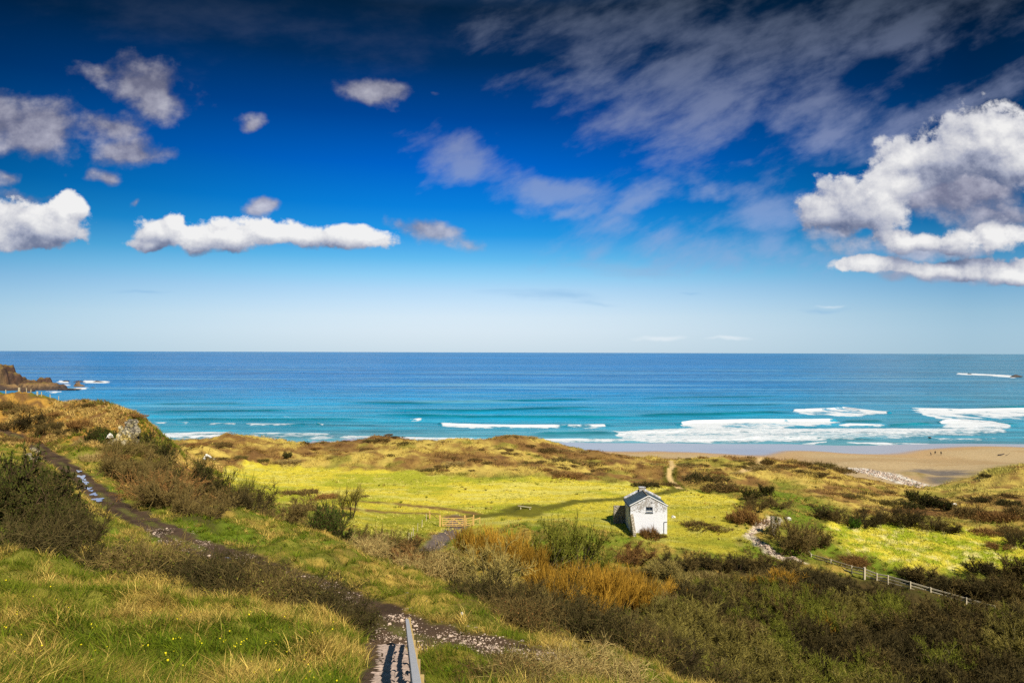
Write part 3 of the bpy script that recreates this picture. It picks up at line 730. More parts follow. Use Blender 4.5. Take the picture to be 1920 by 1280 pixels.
class Twigs:
    def __init__(s, seed): s.r = np.random.default_rng(seed); s.V = []; s.Q = []; s.T = []; s.n = 0; s.LV = []; s.LQ = []; s.LT = []; s.ln = 0
    def add(s, P0, D, Ln, r0, r1, bend, S, tint):
        """tapered three-sided tubes"""
        N = len(P0); t = np.linspace(0, 1, S + 1)[None, :, None]
        P = P0[:, None] + D[:, None] * Ln[:, None, None] * t + bend[:, None] * Ln[:, None, None] * t * t
        a = unit(np.cross(D, s.r.normal(size=(N, 3)))); b = np.cross(D, a)
        R = (r0[:, None] * (1 - t[..., 0]) + r1[:, None] * t[..., 0])
        ang = np.arange(3) * 2 * pi / 3
        ring = P[:, :, None] + R[..., None, None] * (a[:, None, None] * np.cos(ang)[None, None, :, None] + b[:, None, None] * np.sin(ang)[None, None, :, None])
        s.V.append(ring.reshape(-1, 3))
        base = (np.arange(N) * (S + 1) * 3)[:, None, None] + (np.arange(S) * 3)[None, :, None]
        k = np.arange(3)[None, None]; k2 = (np.arange(3) + 1)[None, None] % 3
        s.Q.append(np.stack([base + k, base + k2, base + k2 + 3, base + k + 3], -1).reshape(-1, 4) + s.n)
        s.T.append(np.repeat(tint, (S + 1) * 3)); s.n += N * (S + 1) * 3
        return dict(P0=P0, D=D, L=Ln, B=bend)
    def sprout(s, par, k, t0, t1, lenr, out, up, rad, tip, S, bend, tint, grav=0.0):
        """k shoots on every parent"""
        N = len(par['P0']) * k; i = np.repeat(np.arange(len(par['P0'])), k)
        t = s.r.uniform(t0, t1, N)[:, None]
        P = par['P0'][i] + par['D'][i] * par['L'][i][:, None] * t + par['B'][i] * par['L'][i][:, None] * t * t
        Dp = unit(par['D'][i] + 2 * par['B'][i] * t)
        D = unit(Dp + out * s.r.normal(size=(N, 3)) + np.array((0, 0, up)))
        L = par['L'][i] * s.r.uniform(*lenr, N)
        B = s.r.normal(size=(N, 3)) * bend + np.array((0, 0, -grav))
        return s.add(P, D, L, np.full(N, rad), np.full(N, tip), B, S, s.r.uniform(tint[0], tint[1], N))
    def leaves(s, par, k, size, tint, flat=0.0):
        N = len(par['P0']) * k; i = np.repeat(np.arange(len(par['P0'])), k); t = s.r.uniform(.1, 1, N)[:, None]
        P = par['P0'][i] + par['D'][i] * par['L'][i][:, None] * t + par['B'][i] * par['L'][i][:, None] * t * t
        u = unit(s.r.normal(size=(N, 3)) + np.array((0, 0, .4))); w = unit(np.cross(u, s.r.normal(size=(N, 3))))
        sz = s.r.uniform(.6, 1.3, N)[:, None] * size
        v = np.stack([P, P + u * sz * .5 + w * sz * .3, P + u * sz, P + u * sz * .5 - w * sz * .3], 1)
        s.LV.append(v.reshape(-1, 3)); s.LQ.append(np.arange(N * 4).reshape(-1, 4) + s.ln); s.LT.append(np.repeat(s.r.uniform(tint[0], tint[1], N), 4)); s.ln += N * 4
    def wood(s, name): return mesh_np(name, np.concatenate(s.V), quads=np.concatenate(s.Q), tint=np.concatenate(s.T))
    def leaf(s, name): return mesh_np(name, np.concatenate(s.LV), quads=np.concatenate(s.LQ), tint=np.concatenate(s.LT))

def fan(r, n, spread, lo=0.0, rad=.12):
    """n stem feet and directions fanning from a stool"""
    a = r.uniform(0, 2 * pi, n); s_ = np.sqrt(r.uniform(lo, 1, n)) * spread
    D = unit(np.stack([np.cos(a) * s_, np.sin(a) * s_, np.ones(n)], -1))
    q = r.uniform(0, rad, n); P = np.stack([np.cos(a) * q, np.sin(a) * q, np.full(n, -.05)], -1)
    return P, D

# every plant below is about one unit tall
def proto_thorn(seed, leafy=0, thick=1.0):
    t = Twigs(seed); st = Twigs(seed + 500); r = t.r
    P, D = fan(r, 14, 1.7, .02, .22); n = len(P)
    L = r.uniform(.5, .8, n) * (1.1 - .3 * (1 - D[:, 2]))
    s0 = st.add(P, D, L, np.full(n, .022), np.full(n, .009), r.normal(size=(n, 3)) * .12, 4, r.uniform(0, .6, n))
    s1 = st.sprout(s0, 7, .2, 1, (.35, .6), .55, .25, .009, .005, 3, .15, (.1, .8))
    s2 = t.sprout(s1, 7, .15, 1, (.35, .7), .6, .22, .0055 * thick, .003, 2, .2, (.1, .9))
    s3 = t.sprout(s2, 8, .15, 1, (.35, .75), .75, .15, .0042 * thick, .0014, 1, .2, (0, 1))
    if leafy: t.leaves(s3, leafy, .036, (0, 1))
    return [('stems', st.wood('stems'), 'stem'), ('twigs', t.wood('twigs'), 'twig')] + ([('leaves', t.leaf('leaves'), 'leaf')] if leafy else [])
def proto_bramble(seed):
    t = Twigs(seed); r = t.r
    n = 90; a = r.uniform(0, 2 * pi, n); q = np.sqrt(r.uniform(0, 1, n)) * 1.0
    P = np.stack([np.cos(a) * q, np.sin(a) * q, np.full(n, -.05)], -1)
    b = r.uniform(0, 2 * pi, n); D = unit(np.stack([np.cos(b) * .7, np.sin(b) * .7, r.uniform(.7, 1.4, n)], -1))
    s0 = t.add(P, D, r.uniform(.7, 1.35, n), np.full(n, .013), np.full(n, .006), np.stack([np.cos(b) * .3, np.sin(b) * .3, -r.uniform(.3, .75, n)], -1), 5, r.uniform(0, 1, n))
    s1 = t.sprout(s0, 7, .2, 1, (.25, .55), .75, .2, .008, .003, 3, .3, (0, 1), .25)
    s2 = t.sprout(s1, 5, .1, 1, (.3, .6), .8, .15, .0065, .002, 1, .2, (0, 1))
    t.leaves(s1, 3, .055, (0, 1))
    return [('stems', t.wood('stems'), 'stem'), ('leaves', t.leaf('leaves'), 'leaf')]
def proto_osier(seed):
    t = Twigs(seed); st = Twigs(seed + 500); r = t.r
    P, D = fan(r, 26, .55, 0, .22); n = len(P)
    s0 = st.add(P, D, r.uniform(.3, .55, n), np.full(n, .016), np.full(n, .009), r.normal(size=(n, 3)) * .08, 3, r.uniform(0, .5, n))
    s1 = t.sprout(s0, 9, .3, 1, (.9, 1.5), .20, .5, .0072, .002, 3, .06, (.2, 1))
    s2 = t.sprout(s1, 5, .25, .95, (.25, .5), .3, .45, .0048, .0015, 1, .1, (.1, 1))
    return [('stems', st.wood('stems'), 'stem'), ('rods', t.wood('rods'), 'twig')]
def proto_willow(seed):
    t = Twigs(seed); st = Twigs(seed + 500); r = t.r
    P, D = fan(r, 14, .95, .0, .2); n = len(P)
    s0 = st.add(P, D, r.uniform(.5, .75, n), np.full(n, .022), np.full(n, .010), r.normal(size=(n, 3)) * .12, 4, r.uniform(0, .5, n))
    s1 = st.sprout(s0, 7, .3, 1, (.4, .7), .42, .35, .010, .004, 3, .12, (.1, .8))
    s2 = t.sprout(s1, 7, .2, 1, (.4, .75), .4, .4, .0055, .0018, 2, .1, (.1, 1))
    s3 = t.sprout(s2, 3, .2, 1, (.35, .7), .4, .4, .004, .0012, 1, .1, (.1, 1))
    t.leaves(s2, 3, .032, (0, 1)); t.leaves(s3, 2, .028, (0, 1))
    return [('stems', st.wood('stems'), 'stem'), ('twigs', t.wood('twigs'), 'twig'), ('leaves', t.leaf('leaves'), 'leaf')]
def proto_gorse(seed):
    t = Twigs(seed); r = t.r
    P, D = fan(r, 24, 1.5, .0, .3); n = len(P)
    s0 = t.add(P, D, r.uniform(.4, .72, n), np.full(n, .016), np.full(n, .008), r.normal(size=(n, 3)) * .12, 3, r.uniform(0, .5, n))
    s1 = t.sprout(s0, 9, .3, 1, (.3, .55), .6, .3, .009, .004, 2, .12, (.1, .8))
    s2 = t.sprout(s1, 6, .2, 1, (.3, .6), .6, .3, .007, .002, 1, .1, (.1, 1))
    t.leaves(s2, 5, .055, (0, 1))
    return [('stems', t.wood('stems'), 'stem'), ('leaves', t.leaf('leaves'), 'leaf')]
def proto_heath(seed):
    t = Twigs(seed); r = t.r
    n = 260; a = r.uniform(0, 2 * pi, n); q = np.sqrt(r.uniform(0, 1, n)) * 1.15 * (1 + .35 * np.sin(a * 2 + seed) + .2 * np.sin(a * 3 + seed * 2))
    P = np.stack([np.cos(a) * q, np.sin(a) * q, np.full(n, -.08)], -1)
    D = unit(np.stack([np.cos(a) * q * .5, np.sin(a) * q * .5, np.ones(n)], -1) + r.normal(size=(n, 3)) * .3)
    hgt = (1 - .6 * q / 1.5) * r.uniform(.5, 1, n)
    s0 = t.add(P, D, hgt * .75, np.full(n, .012), np.full(n, .006), r.normal(size=(n, 3)) * .15, 2, r.uniform(0, .6, n))
    s1 = t.sprout(s0, 7, .25, 1, (.35, .7), .6, .3, .012, .004, 1, .15, (0, 1))
    t.leaves(s1, 1, .06, (0, 1))
    return [('stems', t.wood('stems'), 'twig'), ('leaves', t.leaf('leaves'), 'leaf')]

MATS = {}
def pm(key, lo, hi, **k):
    MATS[key] = plant_mat(key, lo, hi, **k); return MATS[key]
pm('grey bark', (.045, .038, .022), (.20, .17, .09)); pm('dark bark', (.03, .02, .012), (.10, .065, .035))
pm('olive twig', (.06, .05, .012), (.28, .23, .055)); pm('brown twig', (.042, .030, .010), (.21, .150, .048)); pm('dark twig', (.026, .021, .009), (.105, .080, .028))
pm('orange rod', (.14, .08, .010), (.52, .29, .036)); pm('green twig', (.07, .075, .010), (.28, .27, .04)); pm('straw twig', (.14, .10, .03), (.48, .36, .13)); pm('sunny twig', (.09, .07, .018), (.40, .31, .09))  # sunny twig: sunlit tips put into a paler twig colour
pm('dark leaf', (.014, .019, .004), (.062, .068, .012)); pm('olive leaf', (.05, .055, .006), (.20, .20, .03)); pm('brown leaf', (.07, .032, .010), (.30, .15, .05)); pm('willow leaf', (.07, .085, .008), (.24, .26, .035)); pm('ivy leaf', (.012, .035, .003), (.07, .15, .012))
pm('russet twig', (.085, .042, .013), (.32, .17, .055)); pm('russet leaf', (.10, .05, .014), (.38, .22, .065))
PROTO = {}
def get_proto(kind, var):
    k = (kind, var)
    if k not in PROTO:
        seed = 11 + 37 * var + sum(map(ord, kind))
        fn = {'thorn': proto_thorn, 'leafy': lambda s: proto_thorn(s, 2), 'far': lambda s: proto_thorn(s, 0, 1.6), 'bramble': proto_bramble, 'osier': proto_osier, 'willow': proto_willow, 'gorse': proto_gorse, 'heath': proto_heath}[kind]
        PROTO[k] = fn(seed)
    return PROTO[k]
SKIN = {}    # (kind, var, palette) -> meshes with their own material
PAL = {'olive': ('grey bark', 'olive twig', 'olive leaf'), 'brown': ('dark bark', 'brown twig', 'brown leaf'), 'dark': ('dark bark', 'dark twig', 'dark leaf'), 'orange': ('grey bark', 'orange rod', 'olive leaf'),
       'green': ('grey bark', 'green twig', 'willow leaf'), 'darkgreen': ('dark bark', 'dark twig', 'dark leaf'), 'straw': ('grey bark', 'straw twig', 'olive leaf'), 'ivy': ('dark bark', 'dark twig', 'ivy leaf'),
       'russet': ('dark bark', 'russet twig', 'russet leaf'), 'browngreen': ('dark bark', 'brown twig', 'olive leaf'), 'sunny': ('grey bark', 'sunny twig', 'olive leaf'), 'pale': ('grey bark', 'straw twig', 'brown leaf')}
def skin(kind, var, pal):
    k = (kind, var, pal)
    if k not in SKIN:
        out = []
        for nm, me, role in get_proto(kind, var):
            m2 = me.copy(); m2.materials.clear(); b, t, l = PAL[pal]
            m2.materials.append(MATS[{'stem': b if kind not in ('bramble',) else t, 'twig': t, 'leaf': l}[role]]); out.append((nm, m2))
        SKIN[k] = out
    return SKIN[k]
def plant(kind, var, pal, x, y, w, h, label, cat='shrub', group=None, name=None, rz=None, sink=.05, z=None):
    """one bush: an empty at its foot, stems and twigs or leaves as children sharing mesh data"""
    nm = name or {'thorn': 'bare_shrub', 'leafy': 'bare_shrub', 'far': 'bare_shrub', 'bramble': 'bramble_bush', 'osier': 'osier_bush', 'willow': 'willow_bush', 'gorse': 'gorse_bush', 'heath': 'scrub_mound'}[kind]
    ratio = {'thorn': 1.75, 'leafy': 1.75, 'far': 1.75, 'bramble': 2.6, 'osier': 1.5, 'willow': 1.7, 'gorse': 1.9, 'heath': 2.6}[kind]
    e = empty(nm, (x, y, (ground(x, y) if z is None else z) - sink * h), label, cat, group, RNG.uniform(0, 2 * pi) if rz is None else rz)
    sx = w / ratio
    hh = h / {'bramble': .8, 'osier': 1.5, 'gorse': .9, 'willow': 1.25}.get(kind, 1.05)
    e.scale = (sx, sx, hh)
    for n, me in skin(kind, var, pal):
        o = bpy.data.objects.new(n, me); COL.objects.link(o); o.parent = e
    return e
def bush(kind, var, pal, px, pyb, wpx, hpx, label, d=None, **k):
    """by where its foot is seen (or, foot hidden, by its distance) and its size in the photograph"""
    if d is None: p = hit(px, pyb); d = p[1]; x, y = p[0], p[1]
    else: q = at(px, pyb, d); x, y = q[0], q[1]
    return plant(kind, var, pal, x, y, wpx * d / F, hpx * d / F, label, **k)

# ---- grass: single blades, thousands of them
def blades(name, x, y, z, length, width, lean, tone, mat):
    N = len(x); r = RNG
    a = lean[0] + r.normal(0, .9, N); k = lean[1] * r.uniform(.4, 1.5, N)
    D = np.stack([np.cos(a) * k, np.sin(a) * k, np.ones(N)], -1); D = unit(D)
    f = r.uniform(0, pi, N); W = np.stack([np.cos(f), np.sin(f), np.zeros(N)], -1) * (width * .5)[:, None]
    P = np.stack([x, y, z - .02], -1)
    mid = P + D * (length * .55)[:, None]
    tip = P + D * length[:, None] + np.stack([np.cos(a) * k, np.sin(a) * k, -.35 * k], -1) * (length * .45)[:, None]
    V = np.stack([P - W, P + W, mid + W * .8, mid - W * .8, tip], 1).reshape(-1, 3)
    b = np.arange(N)[:, None] * 5
    c = np.repeat(tone, 5, axis=0)
    me = mesh_np(name, V, quads=b + np.array([0, 1, 2, 3]), tris=b + np.array([3, 2, 4]), color=c)
    me.materials.append(mat)
    return me
def scatter_polar(n, a0, a1, r0, r1, rng=RNG):
    a = np.radians(rng.uniform(a0, a1, n)); r = np.exp(rng.uniform(np.log(r0), np.log(r1), n))
    return r * np.sin(a), r * np.cos(a), r
GRASS = tone_mat('grass blade', .8, .04)
def build_grass():
    # rough grass of the near banks and the left hill
    for nm, n, r0, r1, scl in (('grass', 240000, 9.5, 66, 1.0), ('grass', 120000, 22, 66, 1.0), ('grass', 150000, 60, 172, 1.0)):
        x, y, r = scatter_polar(n, -43, 43, r0, r1)
        z = H(x, y); M = masks(x, y, z)
        tus = fbm(x, y, 1.15, 3, 201); pat = fbm(x, y, 5, 4, 202)
        bare = np.max([M['track'] * .93 * sstep(M['dt'], .15, .5), M['steps'], M['lane'], M['meadow'], M['field2'], M['spath'], M['scrub'] * .7, M['dune'], M['sand'], M['dpath']], 0)
        keep = (RNG.uniform(0, 1, n) > bare) & (z > 4)
        x, y, r, z, tus, pat = (q[keep] for q in (x, y, r, z, tus, pat)); M = {k: v[keep] for k, v in M.items()}; n = len(x)
        t = ground_tone(x, y, z, M) * .9
        pat2 = fbm(x, y * .4, 1.5, 4, 212)
        dry = np.clip(.33 + tus * .25 + pat * .30 + pat2 * .75 + RNG.normal(0, .12, n), 0, 1); dry = np.clip(dry + M['lefthill'] * .15, 0, 1)
        gr = lerp(np.broadcast_to(np.array((.030, .062, .004)), (n, 3)), np.array((.155, .185, .010)), RNG.uniform(0, 1, n))
        stw = lerp(np.broadcast_to(np.array((.20, .12, .022)), (n, 3)), np.array((.58, .41, .095)), RNG.uniform(0, 1, n))
        tone = lerp(gr, stw, sstep(dry, .35, .65)); tone = tone * .75 + t * .25
        L = (.19 + .28 * sstep(tus, -.4, .8) * RNG.uniform(.5, 1.2, n)) * np.where(r > 60, 1.25, 1.0); L = np.where(M['track'] > .3, .07, L)
        W = np.maximum(.011, r * .00042) * RNG.uniform(.6, 1.4, n)
        ang = fbm(x, y, 2.5, 3, 205) * 4 + 3.3
        me = blades('grass', x, y, z, L, W, (ang, .35 + .75 * sstep(tus, -.2, .8)), tone, GRASS)
        new_obj(nm, me, kind='stuff')
    # tussocks: sprays of long half dead grass leaning down the slope
    x, y, r = scatter_polar(30000, -43, 43, 9.5, 150); z = H(x, y); M = masks(x, y, z)
    pat = fbm(x, y, 5, 4, 202) * .35 + fbm(x, y * .4, 1.5, 4, 212) * .95
    bare = np.max([M['track'], M['steps'], M['lane'], M['meadow'] * .93, M['field2'], M['spath'], M['scrub'] * .8, M['dune'], M['sand']], 0)
    keep = (RNG.uniform(0, 1, len(x)) > bare) & (z > 4) & (pat + RNG.normal(0, .3, len(x)) > -.35)
    x, y, r = x[keep], y[keep], r[keep]; pat = pat[keep]; n = len(x); k = 20
    size = RNG.uniform(.22, .62, n) * np.where(r > 60, 1.2, 1); hue = np.clip(.40 + pat * .6 + RNG.normal(0, .13, n), 0, 1); br = RNG.uniform(.35, 1.15, n)
    i = np.repeat(np.arange(n), k); a = RNG.uniform(0, 2 * pi, n * k); q = np.sqrt(RNG.uniform(0, 1, n * k)) * size[i] * .32
    bx, by = x[i] + np.cos(a) * q, y[i] + np.sin(a) * q
    gr = lerp(np.broadcast_to(np.array((.030, .066, .004)), (n * k, 3)), np.array((.16, .205, .011)), RNG.uniform(0, 1, n * k)); stw = lerp(np.broadcast_to(np.array((.24, .14, .03)), (n * k, 3)), np.array((.72, .52, .13)), RNG.uniform(0, 1, n * k))
    tone = lerp(gr, stw, sstep(hue[i] + RNG.normal(0, .1, n * k), .35, .62)) * br[i][:, None]
    me = blades('tussock_grass', bx, by, H(bx, by), size[i] * RNG.uniform(.6, 1.15, n * k), np.maximum(.012, r[i] * .00045) * RNG.uniform(.7, 1.5, n * k), (a * .75 + 1.0, .75), tone, GRASS)
    new_obj('tussock_grass', me, kind='stuff')
    # coarse dead grass and bracken on the left hill
    x, y, r = scatter_polar(15000, -43, -23, 96, 165); z = H(x, y); M = masks(x, y, z)
    keep = (M['lefthill'] > .2) & (M['track'] < .2) & (fbm(x, y, 2.2, 3, 240) + RNG.normal(0, .2, len(x)) > -.3); x, y, r = x[keep], y[keep], r[keep]; n = len(x); k = 16
    hue = np.clip(.5 + fbm(x, y, 6, 4, 241) * .7 + RNG.normal(0, .15, n), 0, 1); size = RNG.uniform(.35, .95, n); i = np.repeat(np.arange(n), k)
    a = RNG.uniform(0, 2 * pi, n * k); q = np.sqrt(RNG.uniform(0, 1, n * k)) * size[i] * .4; bx, by = x[i] + np.cos(a) * q, y[i] + np.sin(a) * q
    gr = np.array((.12, .135, .014)); stw = np.array((.46, .31, .09)); br = np.array((.16, .09, .03))
    c0 = lerp(np.broadcast_to(gr, (n * k, 3)), br, sstep(hue[i], .25, .45)); c0 = lerp(c0, stw, sstep(hue[i], .45, .7)) * RNG.uniform(.6, 1.3, n * k)[:, None]
    me = blades('hill_grass', bx, by, H(bx, by), size[i] * RNG.uniform(.6, 1.1, n * k), r[i] * .00055 * RNG.uniform(.7, 1.4, n * k), (a * .7, .6), c0, GRASS); new_obj('hill_grass', me, kind='stuff')
    # little yellow flowers in the near turf
    x, y, r = scatter_polar(420, -40, -8, 12, 30); pf = fbm(x, y, 3, 2, 230); k_ = pf > .1; x, y, r = x[k_], y[k_], r[k_]; M = masks(x, y, H(x, y)); k_ = (M['scrub'] < .3) & (M['steps'] < .1) & (M['track'] < .1); x, y = x[k_], y[k_]; n = len(x)
    z = H(x, y) + RNG.uniform(.12, .32, n); s_ = RNG.uniform(.012, .026, n)[:, None]; P = np.stack([x, y, z], -1); u = unit(RNG.normal(size=(n, 3)) + np.array((0, -.6, .6))); w = unit(np.cross(u, RNG.normal(size=(n, 3)))); u2 = np.cross(w, u)
    V = np.stack([P + w * s_, P + u2 * s_, P - w * s_, P - u2 * s_, P + u * s_ * .5], 1).reshape(-1, 3); b_ = np.arange(n)[:, None, None] * 5
    me = mesh_np('flowers', V, tris=(b_ + np.array([[0, 1, 4], [1, 2, 4], [2, 3, 4], [3, 0, 4]])[None]).reshape(-1, 3), color=np.full((n * 5, 3), (.80, .66, .02))); me.materials.append(GRASS)
    new_obj('flowers', me, kind='stuff')
    # cropped meadow
    x, y, r = scatter_polar(230000, -30, 41, 84, 200)
    z = H(x, y); M = masks(x, y, z); w = np.maximum(M['meadow'], M['field2'])
    keep = (RNG.uniform(0, 1, len(x)) < w) & (M['green'] < .5) & (M['rut'] < .5) & (M['lane'] < .4)
    x, y, r, z = x[keep], y[keep], r[keep], z[keep]; M = {k: v[keep] for k, v in M.items()}
    t = ground_tone(x, y, z, M) * RNG.uniform(.7, 1.35, len(x))[:, None]
    me = blades('meadow_grass', x, y, z, RNG.uniform(.10, .30, len(x)) * (1 + .8 * M['field2']), r * .00045 * RNG.uniform(.6, 1.4, len(x)), (fbm(x, y, 8, 3, 206) * 3, .6), np.clip(t, 0, .8), GRASS)
    new_obj('meadow_grass', me, kind='stuff')
    # pale tufts standing up in the meadow
    x, y, r = scatter_polar(17000, -30, 41, 86, 195); z = H(x, y); M = masks(x, y, z); w = np.maximum(M['meadow'], M['field2'] * 1.0)
    keep = (w > .6) & (M['green'] < .3) & (M['rut'] < .3) & (fbm(x * .5, y, 5, 3, 250) + RNG.normal(0, .3, len(x)) > .0); x, y, r = x[keep], y[keep], r[keep]; n = len(x); k = 9
    size = RNG.uniform(.18, .48, n); i = np.repeat(np.arange(n), k); a = RNG.uniform(0, 2 * pi, n * k); q = np.sqrt(RNG.uniform(0, 1, n * k)) * size[i] * .5; bx, by = x[i] + np.cos(a) * q * 1.6, y[i] + np.sin(a) * q
    c0 = lerp(np.broadcast_to(np.array((.26, .26, .025)), (n * k, 3)), np.array((.60, .53, .13)), np.clip(RNG.uniform(0, 1, n)[i] + RNG.normal(0, .12, n * k), 0, 1))
    me = blades('meadow_tufts', bx, by, H(bx, by), size[i] * RNG.uniform(.6, 1.1, n * k), r[i] * .00055 * RNG.uniform(.7, 1.4, n * k), (a * .6, .7), c0, GRASS); new_obj('meadow_grass', me, kind='stuff')
    # marram and bracken of the dunes
    x, y, r = scatter_polar(230000, -32, 41, 118, 240)
    z = H(x, y); M = masks(x, y, z); tus = fbm(x, y, 3.2, 3, 207)
    keep = (RNG.uniform(0, 1, len(x)) < M['dune'] * sstep(tus, -.5, .3)) & (M['dpath'] < .3) & (z > 4.6) & (M['stream'] < .2)
    x, y, r, z, tus = x[keep], y[keep], r[keep], z[keep], tus[keep]; M = {k: v[keep] for k, v in M.items()}
    t = ground_tone(x, y, z, M); t = t * RNG.uniform(.6, 1.25, len(x))[:, None]
    east = sstep(x, 95, 112) * sstep(y, 135, 150); t = lerp(t, np.array((.56, .48, .12)) * RNG.uniform(.6, 1.2, len(x))[:, None], east * .6)
    me = blades('marram_grass', x, y, z, (.25 + .55 * sstep(tus, -.2, .8)) * RNG.uniform(.6, 1.2, len(x)), r * .00050 * RNG.uniform(.6, 1.4, len(x)), (fbm(x, y, 9, 3, 208) * 2 + .4, .55), np.clip(t, 0, .8), GRASS)
    new_obj('marram_grass', me, kind='stuff')
build_grass()

# ------------------------------------------------------------------ hard things: beams, boxes, stones
class MB:
    """collects shapes, builds one mesh"""
    def __init__(s): s.v = []; s.f = []
    def add(s, v, f): n = len(s.v); s.v += [tuple(q) for q in v]; s.f += [tuple(i + n for i in q) for q in f]; return s
    def beam(s, p0, p1, w, h, up=(0, 0, 1), ch=.12, w1=None, h1=None):
        """bevelled rectangular bar from p0 to p1; w across, h along up"""
        p0, p1 = Vector(p0), Vector(p1); d = (p1 - p0).normalized(); u = Vector(up); a = d.cross(u)
        if a.length < 1e-4: a = d.cross(Vector((0, 1, 0)))
        a.normalize(); u = a.cross(d).normalized()
        def ring(p, w, h):
            c = min(w, h) * ch; o = []
            for sx, sy in ((1, 1), (-1, 1), (-1, -1), (1, -1)):
                q1 = (sx * (w / 2 - c), sy * h / 2); q2 = (sx * w / 2, sy * (h / 2 - c))
                for q in ((q2, q1) if sx * sy > 0 else (q1, q2)): o.append(p + a * q[0] + u * q[1])
            return o
        r0 = ring(p0, w, h); r1 = ring(p1, w1 or w, h1 or h); n = len(r0)
        f = [(i, (i + 1) % n, n + (i + 1) % n, n + i) for i in range(n)] + [tuple(range(n - 1, -1, -1)), tuple(range(n, 2 * n))]
        return s.add(r0 + r1, f)
    def box(s, c, size): 
        c = Vector(c); return s.beam(c - Vector((0, size[1] / 2, 0)), c + Vector((0, size[1] / 2, 0)), size[0], size[2], ch=.04)
    def mesh(s, name, smooth=False):
        me = bpy.data.meshes.new(name); me.from_pydata(s.v, [], s.f); me.update(); 
        if smooth: me.polygons.foreach_set('use_smooth', [True] * len(me.polygons))
        return me
    def build(s, name, mat, parent=None, **k): return new_obj(name, s.mesh(name), mat, parent, **k)

def ico(sub=2):
    import bmesh
    b = bmesh.new(); bmesh.ops.create_icosphere(b, subdivisions=sub, radius=1)
    v = np.array([q.co[:] for q in b.verts]); f = np.array([[w.index for w in q.verts] for q in b.faces]); b.free(); return v, f
ICO = {k: ico(k) for k in (1, 2, 3, 4)}
def rock_mesh(name, seed, size, sub=3, rough=.35, facets=9):
    """a broken stone: a ball cut by random planes, then roughened"""
    r = np.random.default_rng(seed); v, f = ICO[sub]; v = v.copy()
    for _ in range(facets):
        n = unit(r.normal(size=3)); d = r.uniform(.45, .85); k = v @ n; v -= np.maximum(k - d, 0)[:, None] * n
    q = v * 3.1 + seed * 1.7
    dsp = (fbm(q[:, 0] + q[:, 2] * 1.3, q[:, 1] - q[:, 2] * .9, 1.6, 4, seed)) * rough * .35
    v = v * (1 + dsp[:, None])
    return mesh_np(name, v * np.array(size), tris=f, smooth=False)

def rock_mat(name, c0, c1, c2):
    m, nt, b = new_mat(name); tc = nt.nodes.new('ShaderNodeTexCoord'); v = E_(nt, tc.outputs['Object'])
    n1 = noise(nt, v, 1.3, 7, .65); n2 = noise(nt, v, 5, 6, .7); vo = nt.nodes.new('ShaderNodeTexVoronoi'); vo.feature = 'DISTANCE_TO_EDGE'; vo.inputs['Scale'].default_value = 1.5
    wv = nt.nodes.new('ShaderNodeVectorMath'); wv.operation = 'MULTIPLY_ADD'; L_ = nt.links.new; L_(n2.s, wv.inputs[0]); wv.inputs[1].default_value = (.5, .5, .5); L_(v.s, wv.inputs[2]); L_(wv.outputs[0], vo.inputs['Vector'])
    cr = E_(nt, vo.outputs[0]).smooth(.0, .09)
    c = mixc(nt, n1.smooth(.42, .60), c0, c1); c = mixc(nt, (n2 * .6 + n1 * .4).smooth(.55, .68) * .8, c, c2); g = cr * .75 + .25; g = g * (n2 * .9 + .55)
    L_(mulc(nt, c, xyz(nt, g, g, g)).s, b.inputs['Base Color']); b.inputs['Roughness'].default_value = .9; bump(nt, b, n2 * .6 + cr * .6, .9, .25); return m
M_ROCK = rock_mat('lichened rock', (.42, .37, .25), (.46, .33, .07), (.10, .085, .06))
M_ROCKD = simple_mat('dark sea rock', (.060, .046, .038), .7, .5, .4, .2)
M_ROCKW = simple_mat('pale stone', (.66, .63, .56), .85, .3, 2.5, .04)
M_ROCKG = rock_mat('grey stone', (.22, .19, .14), (.30, .25, .12), (.06, .05, .035))
M_STEP = simple_mat('worn sandstone', (.36, .27, .22), .85, .6, 2.6, .05)
M_WOODG = simple_mat('weathered rail wood', (.44, .43, .44), .75, .25, 9, .006)
M_WOODN = simple_mat('new sawn timber', (.64, .41, .13), .7, .2, 9, .005)
M_WOODF = simple_mat('grey fence timber', (.55, .48, .34), .75, .25, 7, .006)
M_POST = simple_mat('old fence post', (.46, .40, .25), .8, .3, 7, .006)
M_SLATE = simple_mat('slate', (.045, .060, .075), .6, .3, 3.0, .01, .35)
M_BLACK = simple_mat('black paint', (.015, .016, .018), .4, .1, 5, 0, .5)
M_GLASS = simple_mat('dark pane', (.02, .03, .05), .12, .1, 2, 0, .6)
M_WHITE = simple_mat('white paint', (.78, .77, .74), .6, .1, 6, .004)

def rock(name, seed, x, y, size, mat, label, group=None, cat='rock', rz=0, sub=3, z=None, sink=.3, rough=.35, facets=9):
    o = new_obj(name, rock_mesh(name, seed, size, sub, rough, facets), mat, label=label, cat=cat, group=group)
    o.location = (x, y, (ground(x, y) if z is None else z) + size[2] * (1 - 2 * sink)); o.rotation_euler = (0, 0, rz); return o

